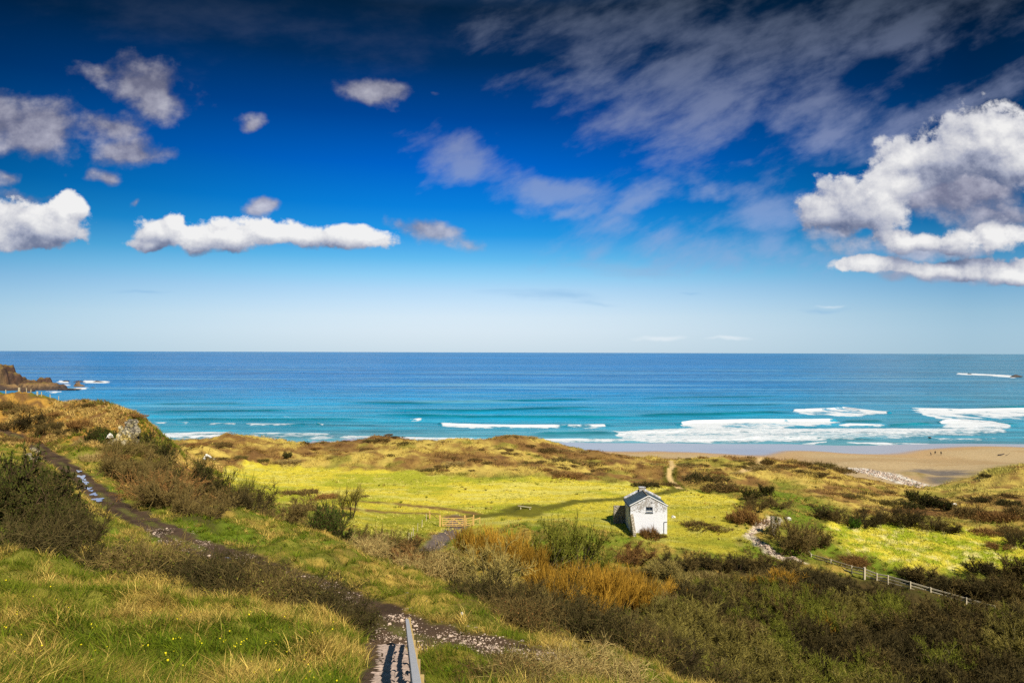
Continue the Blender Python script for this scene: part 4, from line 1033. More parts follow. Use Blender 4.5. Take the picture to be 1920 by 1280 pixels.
# ---- the cottage
def build_cottage():
    m, nt, b = new_mat('whitewash')
    tc = nt.nodes.new('ShaderNodeTexCoord'); v = E_(nt, tc.outputs['Object'])
    n1 = noise(nt, v, 1.1, 7, .62); n2 = noise(nt, v, 5.5, 5, .7); sx = nt.nodes.new('ShaderNodeSeparateXYZ'); nt.links.new(v.s, sx.inputs[0]); hz = E_(nt, sx.outputs[2])
    worn = ((n2 - .5) * 1.6 + (n1 - .5) * 1.2 + hz.smooth(1.2, 4.4) * .52).smooth(.36, .58)
    damp = (1.0 - hz.smooth(-.2, 1.6)) * (n1 * 1.0).smooth(.45, .75) * .5
    wh = mixc(nt, damp, (.70, .72, .78), (.36, .37, .35)); g = (n2 - .5) * .25 + 1.0
    nt.links.new(mulc(nt, mixc(nt, worn * .8, wh, (.20, .165, .12)), xyz(nt, g, g, g)).s, b.inputs['Base Color']); b.inputs['Roughness'].default_value = .9
    bump(nt, b, n2 - worn * .4, .8, .06)
    st, nt, b = new_mat('rubble stone'); tc = nt.nodes.new('ShaderNodeTexCoord'); v = E_(nt, tc.outputs['Object'])
    vo = nt.nodes.new('ShaderNodeTexVoronoi'); vo.inputs['Scale'].default_value = 4.5; nt.links.new(v.s, vo.inputs['Vector'])
    n1 = noise(nt, v, 6, 5, .6); f = E_(nt, vo.outputs['Distance']).smooth(.2, .55)
    g = n1 * .9 + .55
    nt.links.new(mulc(nt, mixc(nt, f, (.52, .47, .38), (.20, .17, .12)), xyz(nt, g, g, g)).s, b.inputs['Base Color']); b.inputs['Roughness'].default_value = .9
    bump(nt, b, f * -1.0, .8, .06)
    ms, nt, b = new_mat('slate roof'); tc = nt.nodes.new('ShaderNodeTexCoord'); v = E_(nt, tc.outputs['Object'])
    br = nt.nodes.new('ShaderNodeTexBrick'); mp = nt.nodes.new('ShaderNodeMapping'); mp.inputs['Rotation'].default_value = (0, 0, pi / 2)
    nt.links.new(v.s, mp.inputs[0]); nt.links.new(mp.outputs[0], br.inputs[0]); br.inputs['Scale'].default_value = 3.2; br.inputs['Mortar Size'].default_value = .012
    for i, c in ((1, (.028, .052, .060)), (2, (.050, .072, .082)), (3, (.015, .02, .025))): br.inputs[i].default_value = c + (1,)
    n1 = noise(nt, v, 1.6, 6, .65); g = n1 * 1.1 + .45
    lich = noise(nt, v, 4.5, 5, .6).smooth(.60, .72)
    nt.links.new(mixc(nt, lich * .35, mulc(nt, E_(nt, br.outputs[0]), xyz(nt, g, g, g)), (.30, .34, .34)).s, b.inputs['Base Color']); b.inputs['Roughness'].default_value = .55
    bump(nt, b, E_(nt, br.outputs[1]) * -1.0 + n1 * .4, .6, .03)

    W2, LEN = 2.82, 5.4
    cx, y0 = 21.12, 105.0
    zg = CAMZ - 27.75; ze = CAMZ - 23.66; zr = CAMZ - 22.20
    HE = ze - zg; HR = zr - zg
    c = empty('cottage', (cx, y0, zg), 'small derelict white cottage with a slate roof standing alone in the meadow', 'cottage')
    k = MB()   # walls: near gable with its window opening, far gable, long walls
    T = .5
    wx0, wx1, wz0, wz1 = -.46, .60, HE - .92, HE - .06
    def quad(a, b_, c_, d): k.add([a, b_, c_, d], [(0, 1, 2, 3)])
    lo = -1.6
    for y, s in ((0, 1), (LEN, -1)):
        if s == 1:
            P = lambda x, z: (x, y, z)
            quad(P(-W2, lo), P(W2, lo), P(W2, wz0), P(-W2, wz0))
            quad(P(-W2, wz0), P(wx0, wz0), P(wx0, wz1), P(-W2, wz1)); quad(P(wx1, wz0), P(W2, wz0), P(W2, wz1), P(wx1, wz1))
            k.add([P(-W2, wz1), P(W2, wz1), P(W2, HE), P(0, HR), P(-W2, HE)], [(0, 1, 2, 3, 4)])
            for a, b_ in (((wx0, wz0), (wx1, wz0)), ((wx1, wz0), (wx1, wz1)), ((wx1, wz1), (wx0, wz1)), ((wx0, wz1), (wx0, wz0))):
                k.add([(a[0], 0, a[1]), (b_[0], 0, b_[1]), (b_[0], T, b_[1]), (a[0], T, a[1])], [(0, 1, 2, 3)])
        else: k.add([(W2, y, lo), (-W2, y, lo), (-W2, y, HE), (0, y, HR), (W2, y, HE)], [(0, 1, 2, 3, 4)])
    # left wall with a dark opening under the eave, right wall plain
    dy0, dy1, dz0, dz1 = .55, 1.25, HE - 1.75, HE - .35
    Lw = lambda y, z: (-W2, y, z)
    quad(Lw(LEN, lo), Lw(0, lo), Lw(0, dz0), Lw(LEN, dz0)); quad(Lw(LEN, dz1), Lw(0, dz1), Lw(0, HE), Lw(LEN, HE))
    quad(Lw(dy0, dz0), Lw(0, dz0), Lw(0, dz1), Lw(dy0, dz1)); quad(Lw(LEN, dz0), Lw(dy1, dz0), Lw(dy1, dz1), Lw(LEN, dz1))
    for a, b_ in (((dy0, dz0), (dy1, dz0)), ((dy1, dz0), (dy1, dz1)), ((dy1, dz1), (dy0, dz1)), ((dy0, dz1), (dy0, dz0))):
        k.add([(-W2, a[0], a[1]), (-W2, b_[0], b_[1]), (-W2 + T, b_[0], b_[1]), (-W2 + T, a[0], a[1])], [(0, 1, 2, 3)])
    quad((W2, 0, lo), (W2, LEN, lo), (W2, LEN, HE), (W2, 0, HE))
    k.build('wall', m, c)
    # roof slopes, overhanging the long walls
    for s, lab in ((-1, 'slate slope on the left'), (1, 'grey slate slope')):
        r = MB(); ov = .18; dx = (HR - HE) / W2
        a0 = Vector((s * (W2 + ov), -.02, HE - dx * ov)); b0 = Vector((0, -.02, HR))
        up = Vector((s * dx, 0, 1)).normalized() * .09
        q = [a0, b0, b0 + Vector((0, LEN + .04, 0)), a0 + Vector((0, LEN + .04, 0))]
        q = [p + up * .35 for p in q] + [p + up * 1.35 for p in q]
        r.add(q, [(0, 1, 2, 3), (7, 6, 5, 4), (0, 4, 5, 1), (1, 5, 6, 2), (2, 6, 7, 3), (3, 7, 4, 0)])
        o = r.build('roof_slope', ms, c)
    rd = MB(); rd.beam((0, .30, HR + .12), (0, LEN - .3, HR + .12), .26, .10, ch=.3); rd.build('ridge_cap', M_ROCKG, c)
    # raised white skews along both gables
    for y, w_, hh in ((.11, .20, .13), (LEN - .14, .30, .30)):
        s_ = MB()
        for s in (-1, 1):
            dx = (HR - HE) / W2
            s_.beam((s * (W2 + .12), y, HE - dx * .12 + .10 + hh / 2), (s * .02, y, HR + .10 + hh / 2), w_, hh, up=(0, 0, 1))
        s_.build('gable_coping', M_WHITE if y < 1 else m, c)
    ch = MB(); ch.beam((-.1, LEN - .3, HR - .3), (-.1, LEN - .3, HR + .46), 1.0, .55, up=(0, 1, 0), ch=.05); ch.beam((-.1, LEN - .3, HR + .46), (-.1, LEN - .3, HR + .56), 1.12, .66, up=(0, 1, 0), ch=.05)
    ch.build('chimney', m, c)
    # window: sash of dark panes
    wf = MB(); cxw = (wx0 + wx1) / 2
    for z in (wz0 + .05, wz1 - .05, (wz0 + wz1) / 2 - .12): wf.beam((wx0 + .002, .14, z), (wx1 - .002, .14, z), .07, .085)
    for x in (wx0 + .045, wx1 - .045, cxw): wf.beam((x, .141, wz0 + .09), (x, .141, wz1 - .09), .06, .06, up=(0, 1, 0))
    wfo = wf.build('window', simple_mat('window frame', (.10, .13, .17), .6, .1, 6, 0), c)
    pn = MB(); pn.beam((wx0 + .01, .18, (wz0 + wz1) / 2), (wx1 - .01, .18, (wz0 + wz1) / 2), .02, wz1 - wz0 - .02); pn.build('pane', M_GLASS, wfo)
    bl = MB(); bl.beam((wx0 + .09, .10, wz0 + .20), (wx1 - .09, .10, wz0 + .20), .02, .10); bl.build('lower_board', M_WHITE, wfo)
    sl = MB(); sl.beam((wx0 - .08, -.04, wz0 - .045), (wx1 + .08, -.04, wz0 - .045), .16, .08); sl.build('sill', M_SLATE, wfo)
    ho = MB(); ho.beam((.30, -.02, HE + .62), (.52, -.02, HE + .62), .05, .14); ho.build('vent', M_BLACK, c)
    dd = MB(); dd.beam((-W2 + .2, dy0 + .01, (dz0 + dz1) / 2), (-W2 + .2, dy1 - .01, (dz0 + dz1) / 2), .05, dz1 - dz0 - .02); dd.build('dark_backing', M_BLACK, c)  # black panel stands in for the dark inside the opening
    # rainwater pipe at the right corner
    pp = MB(); pp.beam((W2 - .50, -.05, -.6), (W2 - .50, -.05, 1.72), .07, .07, ch=.3); pp.beam((W2 - .50, -.05, 1.70), (W2 - .02, -.05, 1.76), .07, .07, ch=.3); pp.build('drainpipe', M_BLACK, c)
    gt = MB(); gt.beam((-W2 - .24, 0.1, HE - .10), (-W2 - .24, LEN - .1, HE - .10), .12, .10, ch=.3); gt.build('gutter', M_BLACK, c)
    # sloping wing wall running out from the left corner of the gable
    ww = MB(); x0, x1 = -W2 - .02, -W2 + .42
    pr = [(0.004 - .01, HE - 1.15), (-2.6, .55), (-2.6, -1.6), (-.006, -1.6)]
    vv = [(x0, y, z) for y, z in pr] + [(x1, y, z) for y, z in pr]
    ww.add(vv, [(0, 1, 2, 3), (7, 6, 5, 4), (0, 4, 5, 1), (1, 5, 6, 2), (2, 6, 7, 3), (3, 7, 4, 0)]); ww.build('wing_wall', st, c)
    # ruined stone stub beyond the left wall
    an = MB(); an.beam((-W2 - 1.85, LEN - .4, .6), (-W2 - .01, LEN - .4, .6), .5, 5.0, ch=.05); an.build('stub_wall', st, c)
    return m, st
WHITEWASH, RUBBLE = build_cottage()

# ---- gates by the lane
def bar_gate(name, p, q, hgt, n, label, cat, diag=True):
    """timber gate between two points on the ground"""
    p, q = Vector(p), Vector(q); e = empty(name, p, label, cat)
    d = q - p; L = d.length; u = d.normalized()
    for i in range(n):
        z = .16 + (hgt - .22) * (i / (n - 1)) ** 1.15
        r = MB(); r.beam(Vector((0, 0, z)) + u * .05, Vector((0, 0, z)) + u * (L - .05), .035, .10); r.build('bar', M_WOODN, e)
    for t in (.06, L - .06):
        s = MB(); s.beam(u * t + Vector((0, .04, .05)), u * t + Vector((0, .04, hgt + .04)), .10, .05, up=(0, 1, 0)); s.build('stile', M_WOODN, e)
    if diag:
        s = MB(); s.beam(u * .08 + Vector((0, -.035, .18)), u * (L * .5) + Vector((0, -.035, hgt - .08)), .03, .085)
        s.build('brace', M_WOODN, e)
        s = MB(); s.beam(u * (L - .08) + Vector((0, -.036, .18)), u * (L * .5) + Vector((0, -.036, hgt - .08)), .03, .085); s.build('brace', M_WOODN, e)
        s = MB(); s.beam(u * (L * .5) + Vector((0, .038, .14)), u * (L * .5) + Vector((0, .038, hgt - .06)), .085, .03, up=(0, 1, 0)); s.build('upright', M_WOODN, e)
    return e
def post(name, p, h, w, mat, label, cat='post', group=None, lean=(0, 0)):
    m = MB(); m.beam((0, 0, -.3), (lean[0], lean[1], h), w, w, up=(0, 1, 0)); 
    m.beam((lean[0], lean[1], h), (lean[0], lean[1], h + w * .35), w, w, up=(0, 1, 0), w1=w * .45, h1=w * .45)
    return m.build(name, mat, None, label=label, cat=cat, group=group, loc=p)
def build_gates():
    d = 107.5
    def g(px, dd=d): q = at(px, 990, dd); return Vector((q[0], q[1], ground(q[0], q[1])))
    a, b_, c_, e_ = g(825), g(871.5), g(875), g(888)
    a2, b2 = g(828.5), g(869)
    post('gate_post', a, 1.75, .24, M_WOODN, 'stout new wooden post at the left end of the wide field gate', group='gate posts')
    post('gate_post', b_, 1.75, .22, M_WOODN, 'new wooden post between the wide field gate and the small hand gate', group='gate posts')
    post('gate_post', e_, 1.6, .18, M_WOODN, 'new wooden post at the right end of the small hand gate', group='gate posts')
    bar_gate('field_gate', a2, b2, 1.42, 5, 'wide five barred timber gate closed across the lane to the meadow', 'gate')
    bar_gate('hand_gate', g(874), g(886.5), 1.35, 4, 'narrow timber hand gate just right of the wide field gate', 'gate', diag=False)
    # short sloping rail fences either side
    f = empty('rail_fence', g(823), 'short pale rail fence sloping down to the left of the field gate', 'fence')
    o = f.location
    p1 = g(806, 112.5) - o; p0 = Vector((-.16, .1, 0))
    for z0, z1 in ((1.25, 1.2),):
        m = MB(); m.beam(p0 + Vector((0, 0, z0)), p1 + Vector((0, 0, z1)), .05, .12); m.build('rail', M_WOODN, f)
    for t in (1.0, 1.09):
        m = MB(); q = p0.lerp(p1, t); m.beam(q + Vector((0, .1, -.3)), q + Vector((0, .1, 1.35)), .12, .12, up=(0, 1, 0)); m.build('post', M_WOODN, f)
    f = empty('rail_fence', g(890), 'short low rail fence right of the small hand gate', 'fence'); o = f.location
    p1 = g(899, 108.5) - o
    m = MB(); m.beam(Vector((0, .02, .9)), p1 + Vector((0, 0, .95)), .05, .11); m.build('rail', M_WOODN, f)
    m = MB(); m.beam(p1 + Vector((.06, 0, -.2)), p1 + Vector((.06, 0, 1.1)), .11, .11, up=(0, 1, 0)); m.build('post', M_WOODN, f)
    # thin stakes of the old fence running down left of the lane
    for i, (px, py, w) in enumerate([(800, 976, .09), (791, 988, .10), (775, 1004, .10), (771, 1013, .12), (766, 1014, .10), (783, 995, .08)]):
        q = hit(px, py)
        post('fence_stake', q, 1.15, w, M_POST, 'thin grey stake of the old fence in the scrub left of the lane', 'stake', 'stakes of the old fence left of the lane', (RNG.normal(0, .06), 0))
build_gates()

# ---- post and rail fence round the lower right field
def build_fence():
    tops = [(1494.5, 1014, 15), (1502.5, 1021, 15), (1511, 1028, 15), (1521, 1039, 14), (1558, 1049, 14), (1597, 1061, 14), (1621, 1066, 18), (1644, 1075, 14), (1665, 1079, 14), (1707, 1091, 14), (1745, 1102, 14), (1784, 1113, 13), (1812, 1121, 13), (1841, 1129, 13), (1865, 1136, 13)]
    ds = np.interp([t[0] for t in tops], [1494, 1521, 1621, 1707, 1865], [101, 96, 88, 84, 78])
    P = []
    for (px, py, h), d in zip(tops, ds):
        q = at(px, py, d); P.append((Vector(q), h * d / F))
    o = P[0][0].copy(); o.z = ground(o.x, o.y)
    f = empty('timber_fence', o, 'long weathered post and rail fence running down beside the lower right field', 'fence')
    for i, (t, h) in enumerate(P):
        m = MB(); w = .22 if i == 6 else .13; m.beam(t - o - Vector((0, 0, h + .9)), t - o + Vector((0, 0, .10 if i != 6 else .22)), w, w, up=(0, 1, 0)); m.build('post', M_WOODF, f, label='thick pale corner post' if i == 6 else None)
    for i in range(len(P) - 1):
        for k_, off in enumerate((.06, .42, .80)):
            m = MB(); a, b_ = P[i][0] - o, P[i + 1][0] - o; n = (b_ - a).cross(Vector((0, 0, 1))).normalized() * -.085
            m.beam(a + n - Vector((0, 0, off)), b_ + n - Vector((0, 0, off)), .06, .17 if k_ == 0 else .13); m.build('rail', M_WOODF, f)
build_fence()

# ---- fence posts on the left hill
for i, (px, py, h, w, lab) in enumerate([(11, 745, 9, .14, 'plain post at the far left edge of the hilltop'), (36, 748, 12, .30, 'thick pale post on the hilltop second from the left'), (50, 747, 6, .10, None), (57.5, 748, 9, .12, None), (70, 749, 11, .26, 'thick pale post with a dark side near the middle of the hilltop row'), (78, 750, 8, .12, None), (94.5, 751, 6, .12, None), (110, 752, 5, .10, None)]):
    q = at(px, py, 141); gz = ground(q[0], q[1]); p = Vector((q[0], q[1], gz))
    top = at(px, py - h, 141)[2]
    post('fence_post', p, max(.9, min(1.9, top - gz)), w, M_POST, lab or 'thin pale fence post in the row along the left hilltop', 'post', 'fence posts along the left hilltop', (RNG.normal(0, .05), 0))
for px, py, h, lean, lab in ((108, 801, 10, .0, 'upright grey stake among brown scrub on the left slope'), (111, 803, 7, .12, 'shorter stake leaning beside the upright one on the left slope'), (81, 807, 9, .5, 'long pale stake leaning far over on the left slope')):
    q = hit(px, py); post('leaning_stake', q, h * q[1] / F, .12, M_POST, lab, 'stake', None, (lean, 0))

# ---- handrail beside the steps
def build_handrail():
    A = Vector((-3.66, 24.0, 0)); B = Vector((-1.23, 8.9, 0)); C_ = Vector((-.45, 4.05, 0))
    def top(d): return CAMZ - 9.40 + (24 - d) * .337
    e = empty('handrail', (A.x, A.y, ground(A.x, A.y)), 'weathered grey wooden handrail running up the right side of the stone steps', 'handrail'); o = e.location
    a = Vector((A.x, A.y, top(24))) - o; b_ = Vector((C_.x, C_.y, top(4.05))) - o
    m = MB(); m.beam(a, b_, .115, .045); m.build('rail_cap', M_WOODG, e)
    side = (b_ - a).normalized().cross(Vector((0, 0, 1))).normalized()
    m = MB(); m.beam(a + Vector((0, 0, -.115)) - side * -.02, b_ + Vector((0, 0, -.115)) - side * -.02, .05, .17); m.build('top_rail', M_WOODG, e)
    m = MB(); m.beam(a + Vector((0, 0, -.52)) + side * -.0, b_ + Vector((0, 0, -.52)), .045, .14); m.build('lower_rail', M_WOODG, e)
    lich = simple_mat('lichened post', (.42, .30, .12), .85, .4, 9, .006)
    n = 11
    s2 = -1 if side.x > 0 else 1
    for i in range(n):
        t = i / (n - 1); q = a.lerp(b_, t); gz = ground(q.x + o.x, q.y + o.y) - o.z
        m = MB(); x = q + Vector((.085, 0, 0)); m.beam(Vector((x.x, x.y, gz - .4)), Vector((x.x, x.y, q.z - .06 if i else q.z + .06)), .10, .09, up=(0, 1, 0)); m.build('post', lich, e)
build_handrail()

# ---- stone steps: rows of rough slabs let into the slope
def build_steps():
    v = []; f = []; tn = []
    ln = STEPS; seg = np.r_[0, np.cumsum(np.hypot(*np.diff(ln, axis=0).T))]
    s = 0.0; r = np.random.default_rng(5); row = 0
    while s < seg[-1] - .3:
        px = np.interp(s, seg, ln[:, 0]); py = np.interp(s, seg, ln[:, 1]); q = np.interp(min(s + .5, seg[-1]), seg, ln[:, 0]), np.interp(min(s + .5, seg[-1]), seg, ln[:, 1])
        d = np.array((q[0] - px, q[1] - py)); d /= np.hypot(*d) + 1e-9; n = np.array((-d[1], d[0])); dep = r.uniform(.28, .44)
        k = r.integers(2, 5); cuts = np.linspace(-.54, .54, k + 1); cuts[1:-1] += r.normal(0, .06, k - 1); cuts[0] += r.normal(0, .05); cuts[-1] += r.normal(0, .05)
        for j in range(k):
            u0, u1 = cuts[j] + .018, cuts[j + 1] - .018; wv = (u1 - u0) / 2; uc = (u0 + u1) / 2
            c0 = np.array((px, py)) + n * uc + d * dep / 2
            zt = ground(*(np.array((px, py)) + d * dep * .35)) + .055 + r.normal(0, .012); base = len(v); m = 12
            for ring, zz in ((1.0, -.30), (1.0, -.02), (.93, .0)):
                for i in range(m):
                    a = 2 * pi * i / m; cs, sn = cos(a), sin(a); p_ = .35
                    ex = np.sign(cs) * abs(cs) ** p_ * wv; ey = np.sign(sn) * abs(sn) ** p_ * (dep / 2 + .015)
                    jit = 1 + .09 * vnoise(np.array(i * .9 + row * 7.1), np.array(j * 3.3), 9)
                    w_ = c0 + n * ex * ring * jit * .96 + d * ey * ring * jit * .96
                    v.append((w_[0], w_[1], zt + zz + .01 * r.normal()))
            for rr in range(2):
                for i in range(m): f.append((base + rr * m + i, base + rr * m + (i + 1) % m, base + (rr + 1) * m + (i + 1) % m, base + (rr + 1) * m + i))
            f.append(tuple(base + 2 * m + i for i in range(m)))
        s += dep; row += 1
    me = bpy.data.meshes.new('steps'); me.from_pydata(v, [], f); me.update()
    new_obj('steps', me, M_STEP, kind='structure')
build_steps()

# ---- loose stones on the track (too many to count)
def build_gravel():
    n = 9500; r = np.random.default_rng(3)
    # along the two wheel lines and scattered where the steps come down
    seg = np.r_[0, np.cumsum(np.hypot(*np.diff(TRACK, axis=0).T))]
    s = r.uniform(0, 1, n) ** 1.7 * 48; x = np.interp(s, seg, TRACK[:, 0]); y = np.interp(s, seg, TRACK[:, 1])
    off = np.where(r.uniform(0, 1, n) < .5, r.normal(.75, .28, n), r.normal(-.75, .3, n)); off = np.where(r.uniform(0, 1, n) < .4, r.normal(0, 1.1, n), off)
    x2 = np.interp(s + .4, seg, TRACK[:, 0]); y2 = np.interp(s + .4, seg, TRACK[:, 1]); dx, dy = x2 - x, y2 - y; L = np.hypot(dx, dy) + 1e-9
    x = x - dy / L * off; y = y + dx / L * off
    keep = fbm(x, y, 1.5, 3, 301) + .75 * (s < 9) + .25 * ((s > 27) & (s < 38) & (off > 0)) > .36 + .5 * (s > 40) + r.normal(0, .25, n)
    x, y = x[keep], y[keep]
    # the stony path by the little wall, the lane, and the stream bed
    def along(ln, n, w):
        sg = np.r_[0, np.cumsum(np.hypot(*np.diff(ln, axis=0).T))]; s = r.uniform(0, sg[-1], n); return np.interp(s, sg, ln[:, 0]) + r.normal(0, w, n), np.interp(s, sg, ln[:, 1]) + r.normal(0, w, n)
    xa, ya = along(LANE, 160, .9); xb, yb = along(STONEPATH, 420, .35); xc, yc = along(STREAM, 900, 2.2)
    X = np.r_[x, xa, xb, xc]; Y = np.r_[y, ya, yb, yc]; S = np.r_[np.exp(r.normal(-3.85, .5, len(x))), r.uniform(.05, .10, len(xa)), r.uniform(.08, .20, len(xb)), r.uniform(.12, .4, len(xc))]
    Z = H(X, Y); V, Fc = ICO[1]; N = len(X)
    A = r.normal(size=(N, 1, 3)) * .25; st = r.uniform(.6, 1.3, (N, 1, 3)) * np.array((1, 1, .6))
    W = (V[None] * st + A * np.abs(V[None])) * S[:, None, None] + np.stack([X, Y, Z + S * .12], -1)[:, None]
    tone = np.repeat(lerp(np.broadcast_to(np.array((.22, .15, .11)), (N, 3)), np.array((.66, .52, .41)), r.uniform(0, 1, N)), len(V), 0)
    me = mesh_np('gravel', W.reshape(-1, 3), tris=(Fc[None] + (np.arange(N) * len(V))[:, None, None]).reshape(-1, 3), color=tone); me.materials.append(tone_mat('gravel', .85, .2))
    new_obj('gravel', me, kind='stuff')
build_gravel()

# ---- water standing in the wheel rut
def build_puddle():
    m, nt, b = new_mat('puddle water'); b.inputs['Base Color'].default_value = (.34, .35, .46, 1); b.inputs['Roughness'].default_value = .10; b.inputs['Specular IOR Level'].default_value = .9  # pale sky reflection put into the water's base colour
    v = []; f = []; r = np.random.default_rng(12)
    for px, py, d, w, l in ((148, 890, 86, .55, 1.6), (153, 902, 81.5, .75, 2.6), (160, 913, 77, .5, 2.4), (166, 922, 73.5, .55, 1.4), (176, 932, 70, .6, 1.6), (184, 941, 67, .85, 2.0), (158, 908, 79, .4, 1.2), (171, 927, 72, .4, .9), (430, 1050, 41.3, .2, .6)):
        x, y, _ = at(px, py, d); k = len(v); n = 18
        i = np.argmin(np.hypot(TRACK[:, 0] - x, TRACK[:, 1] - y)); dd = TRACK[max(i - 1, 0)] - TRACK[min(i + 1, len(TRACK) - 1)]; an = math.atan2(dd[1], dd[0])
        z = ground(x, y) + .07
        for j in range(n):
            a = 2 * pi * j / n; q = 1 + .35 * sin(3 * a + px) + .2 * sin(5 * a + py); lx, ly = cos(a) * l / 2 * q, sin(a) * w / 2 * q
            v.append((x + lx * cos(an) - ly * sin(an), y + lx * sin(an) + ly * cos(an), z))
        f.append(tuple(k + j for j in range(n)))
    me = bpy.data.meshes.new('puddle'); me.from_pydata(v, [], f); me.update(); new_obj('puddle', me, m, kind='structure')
build_puddle()

# ---- rock outcrop at the end of the left hill, loose stones, ruined wall
def build_rocks():
    def P(px, py, d): q = at(px, py, d); return q
    rows = [('rock_outcrop', 3, 232, 824, 108, (1.5, 1.6, 2.3), M_ROCK, 'tall pale rock face at the right end of the left hill', 4),
            ('rock_outcrop', 8, 218, 832, 106.5, (1.3, 1.2, 1.35), M_ROCK, 'yellow lichened block at the foot of the tall rock face', 3),
            ('rock_outcrop', 14, 250, 818, 110, (1.3, 1.6, 2.2), M_ROCKG, 'dark broken rock right of the tall pale face', 4),
            ('rock_outcrop', 21, 244, 800, 114, (1.3, 1.3, 1.4), M_ROCKG, 'dark crag crowning the right end of the left hill', 3),
            ('rock_outcrop', 25, 206, 818, 107, (.7, .7, .6), M_ROCKW, 'small white stone under the ivy left of the rock face', 3)]
    for nm, sd, px, py, d, sz, mt, lab, sub in rows:
        q = P(px, py, d); o = rock(nm, sd, q[0], q[1], sz, mt, lab, 'rocks of the hill outcrop', sub=sub, z=q[2] - sz[2], sink=0, rough=1.3, facets=22)
    q = hit(390, 859); rock('boulder', 31, q[0], q[1], (.9, .7, .75), M_ROCKW, 'white boulder alone at the left end of the meadow', sub=3, rough=.6)
    q = hit(383, 861); rock('boulder', 32, q[0], q[1], (.55, .45, .38), M_ROCKW, 'small pale stone at the left foot of the white boulder', sub=2)
    q = hit(401, 862); rock('boulder', 33, q[0], q[1], (.5, .4, .3), M_ROCKG, 'small grey stone lying right of the white boulder', sub=2)
    for i, (px, py, s) in enumerate(((54, 858, .55), (66, 866, .62), (71, 853, .42), (62, 849, .5), (74, 862, .38), (60, 862, .4))):
        q = hit(px, py); rock('wall_stone', 40 + i, q[0], q[1], (s * 1.2, s, s * .9), M_ROCKG, 'grey lichened stone in the heap beside the track on the left', 'stones of the heap by the left track', sub=2, z=q[2] + (.25 if i in (2, 3) else 0))
    q = hit(1263, 970); rock('boulder', 50, q[0], q[1], (.42, .35, .3), M_ROCKW, 'small white stone in the grass right of the cottage', sub=2)
    for i, (px, py, s, lab) in enumerate(((1720, 916, .9, 'dark boulder among the pale stones of the stream, left one'), (1737, 921, .7, 'dark boulder among the pale stones of the stream, middle one'), (1748, 912, .9, 'brown boulder at the right bank of the stream'))):
        q = at(px, py, 214 - i * 3); rock('boulder', 55 + i, q[0], q[1], (s * 1.4, s, s * .8), M_ROCKG, lab, sub=2)
    q = hit(1787, 949); rock('boulder', 60, q[0], q[1], (.9, .6, .6), M_ROCKW, 'pale stone in the scrub left of the grey sandy bank on the right', sub=2)
    q = hit(866, 1152); rock('boulder', 61, q[0], q[1], (.07, .06, .09), M_WHITE, 'small white object in the green clump right of the track', sub=2, cat='stone')
    # little ruined wall with an ivy cap beside the stony path
    q = at(1449, 1010, 103.5); x, y = q[0], q[1]; z = ground(x, y)
    e = empty('ruined_wall', (x, y, z), 'narrow ruined stone wall end capped with ivy beside the stony path', 'wall')
    m = MB(); m.beam((0, 0, -.4), (0, .2, 2.7), .55, .6, up=(0, 1, 0), w1=.45, h1=.5); m.beam((.2, .35, -.4), (.25, .4, 1.9), .5, .5, up=(0, 1, 0)); m.build('pillar', RUBBLE, e)
    m = MB(); m.beam((.1, .6, .2), (3.6, 6.5, .3), .5, 1.9, ch=.1, h1=1.0); m.build('low_wall', RUBBLE, e)
    for n, me in skin('gorse', 1, 'ivy'):
        o = bpy.data.objects.new('ivy_' + n, me); COL.objects.link(o); o.parent = e; o.location = (.35, .2, 1.75); o.scale = (.75, .6, 1.6)
    q = at(1478, 968, 112); rock('boulder', 63, q[0], q[1], (.8, .6, .5), M_ROCKW, 'white stone on the broken wall behind the big brown shrub', sub=2)
    # plank seat on the low mound
    q = hit(984, 953); e = empty('plank_bench', (q[0], q[1], q[2]), 'low plank bench on the dark green mound in the meadow', 'bench')
    a, b_ = Vector((-1.15, .6, .36)), Vector((1.1, -.35, .26))
    m = MB(); m.beam(a, b_, .30, .06); m.build('plank', M_POST, e)
    for t in (.2, .9):
        m = MB(); p = a.lerp(b_, t); m.beam(p + Vector((0, 0, -.9)), p + Vector((0, 0, -.04)), .22, .16, up=(0, 1, 0)); m.build('leg', M_POST, e)
build_rocks()

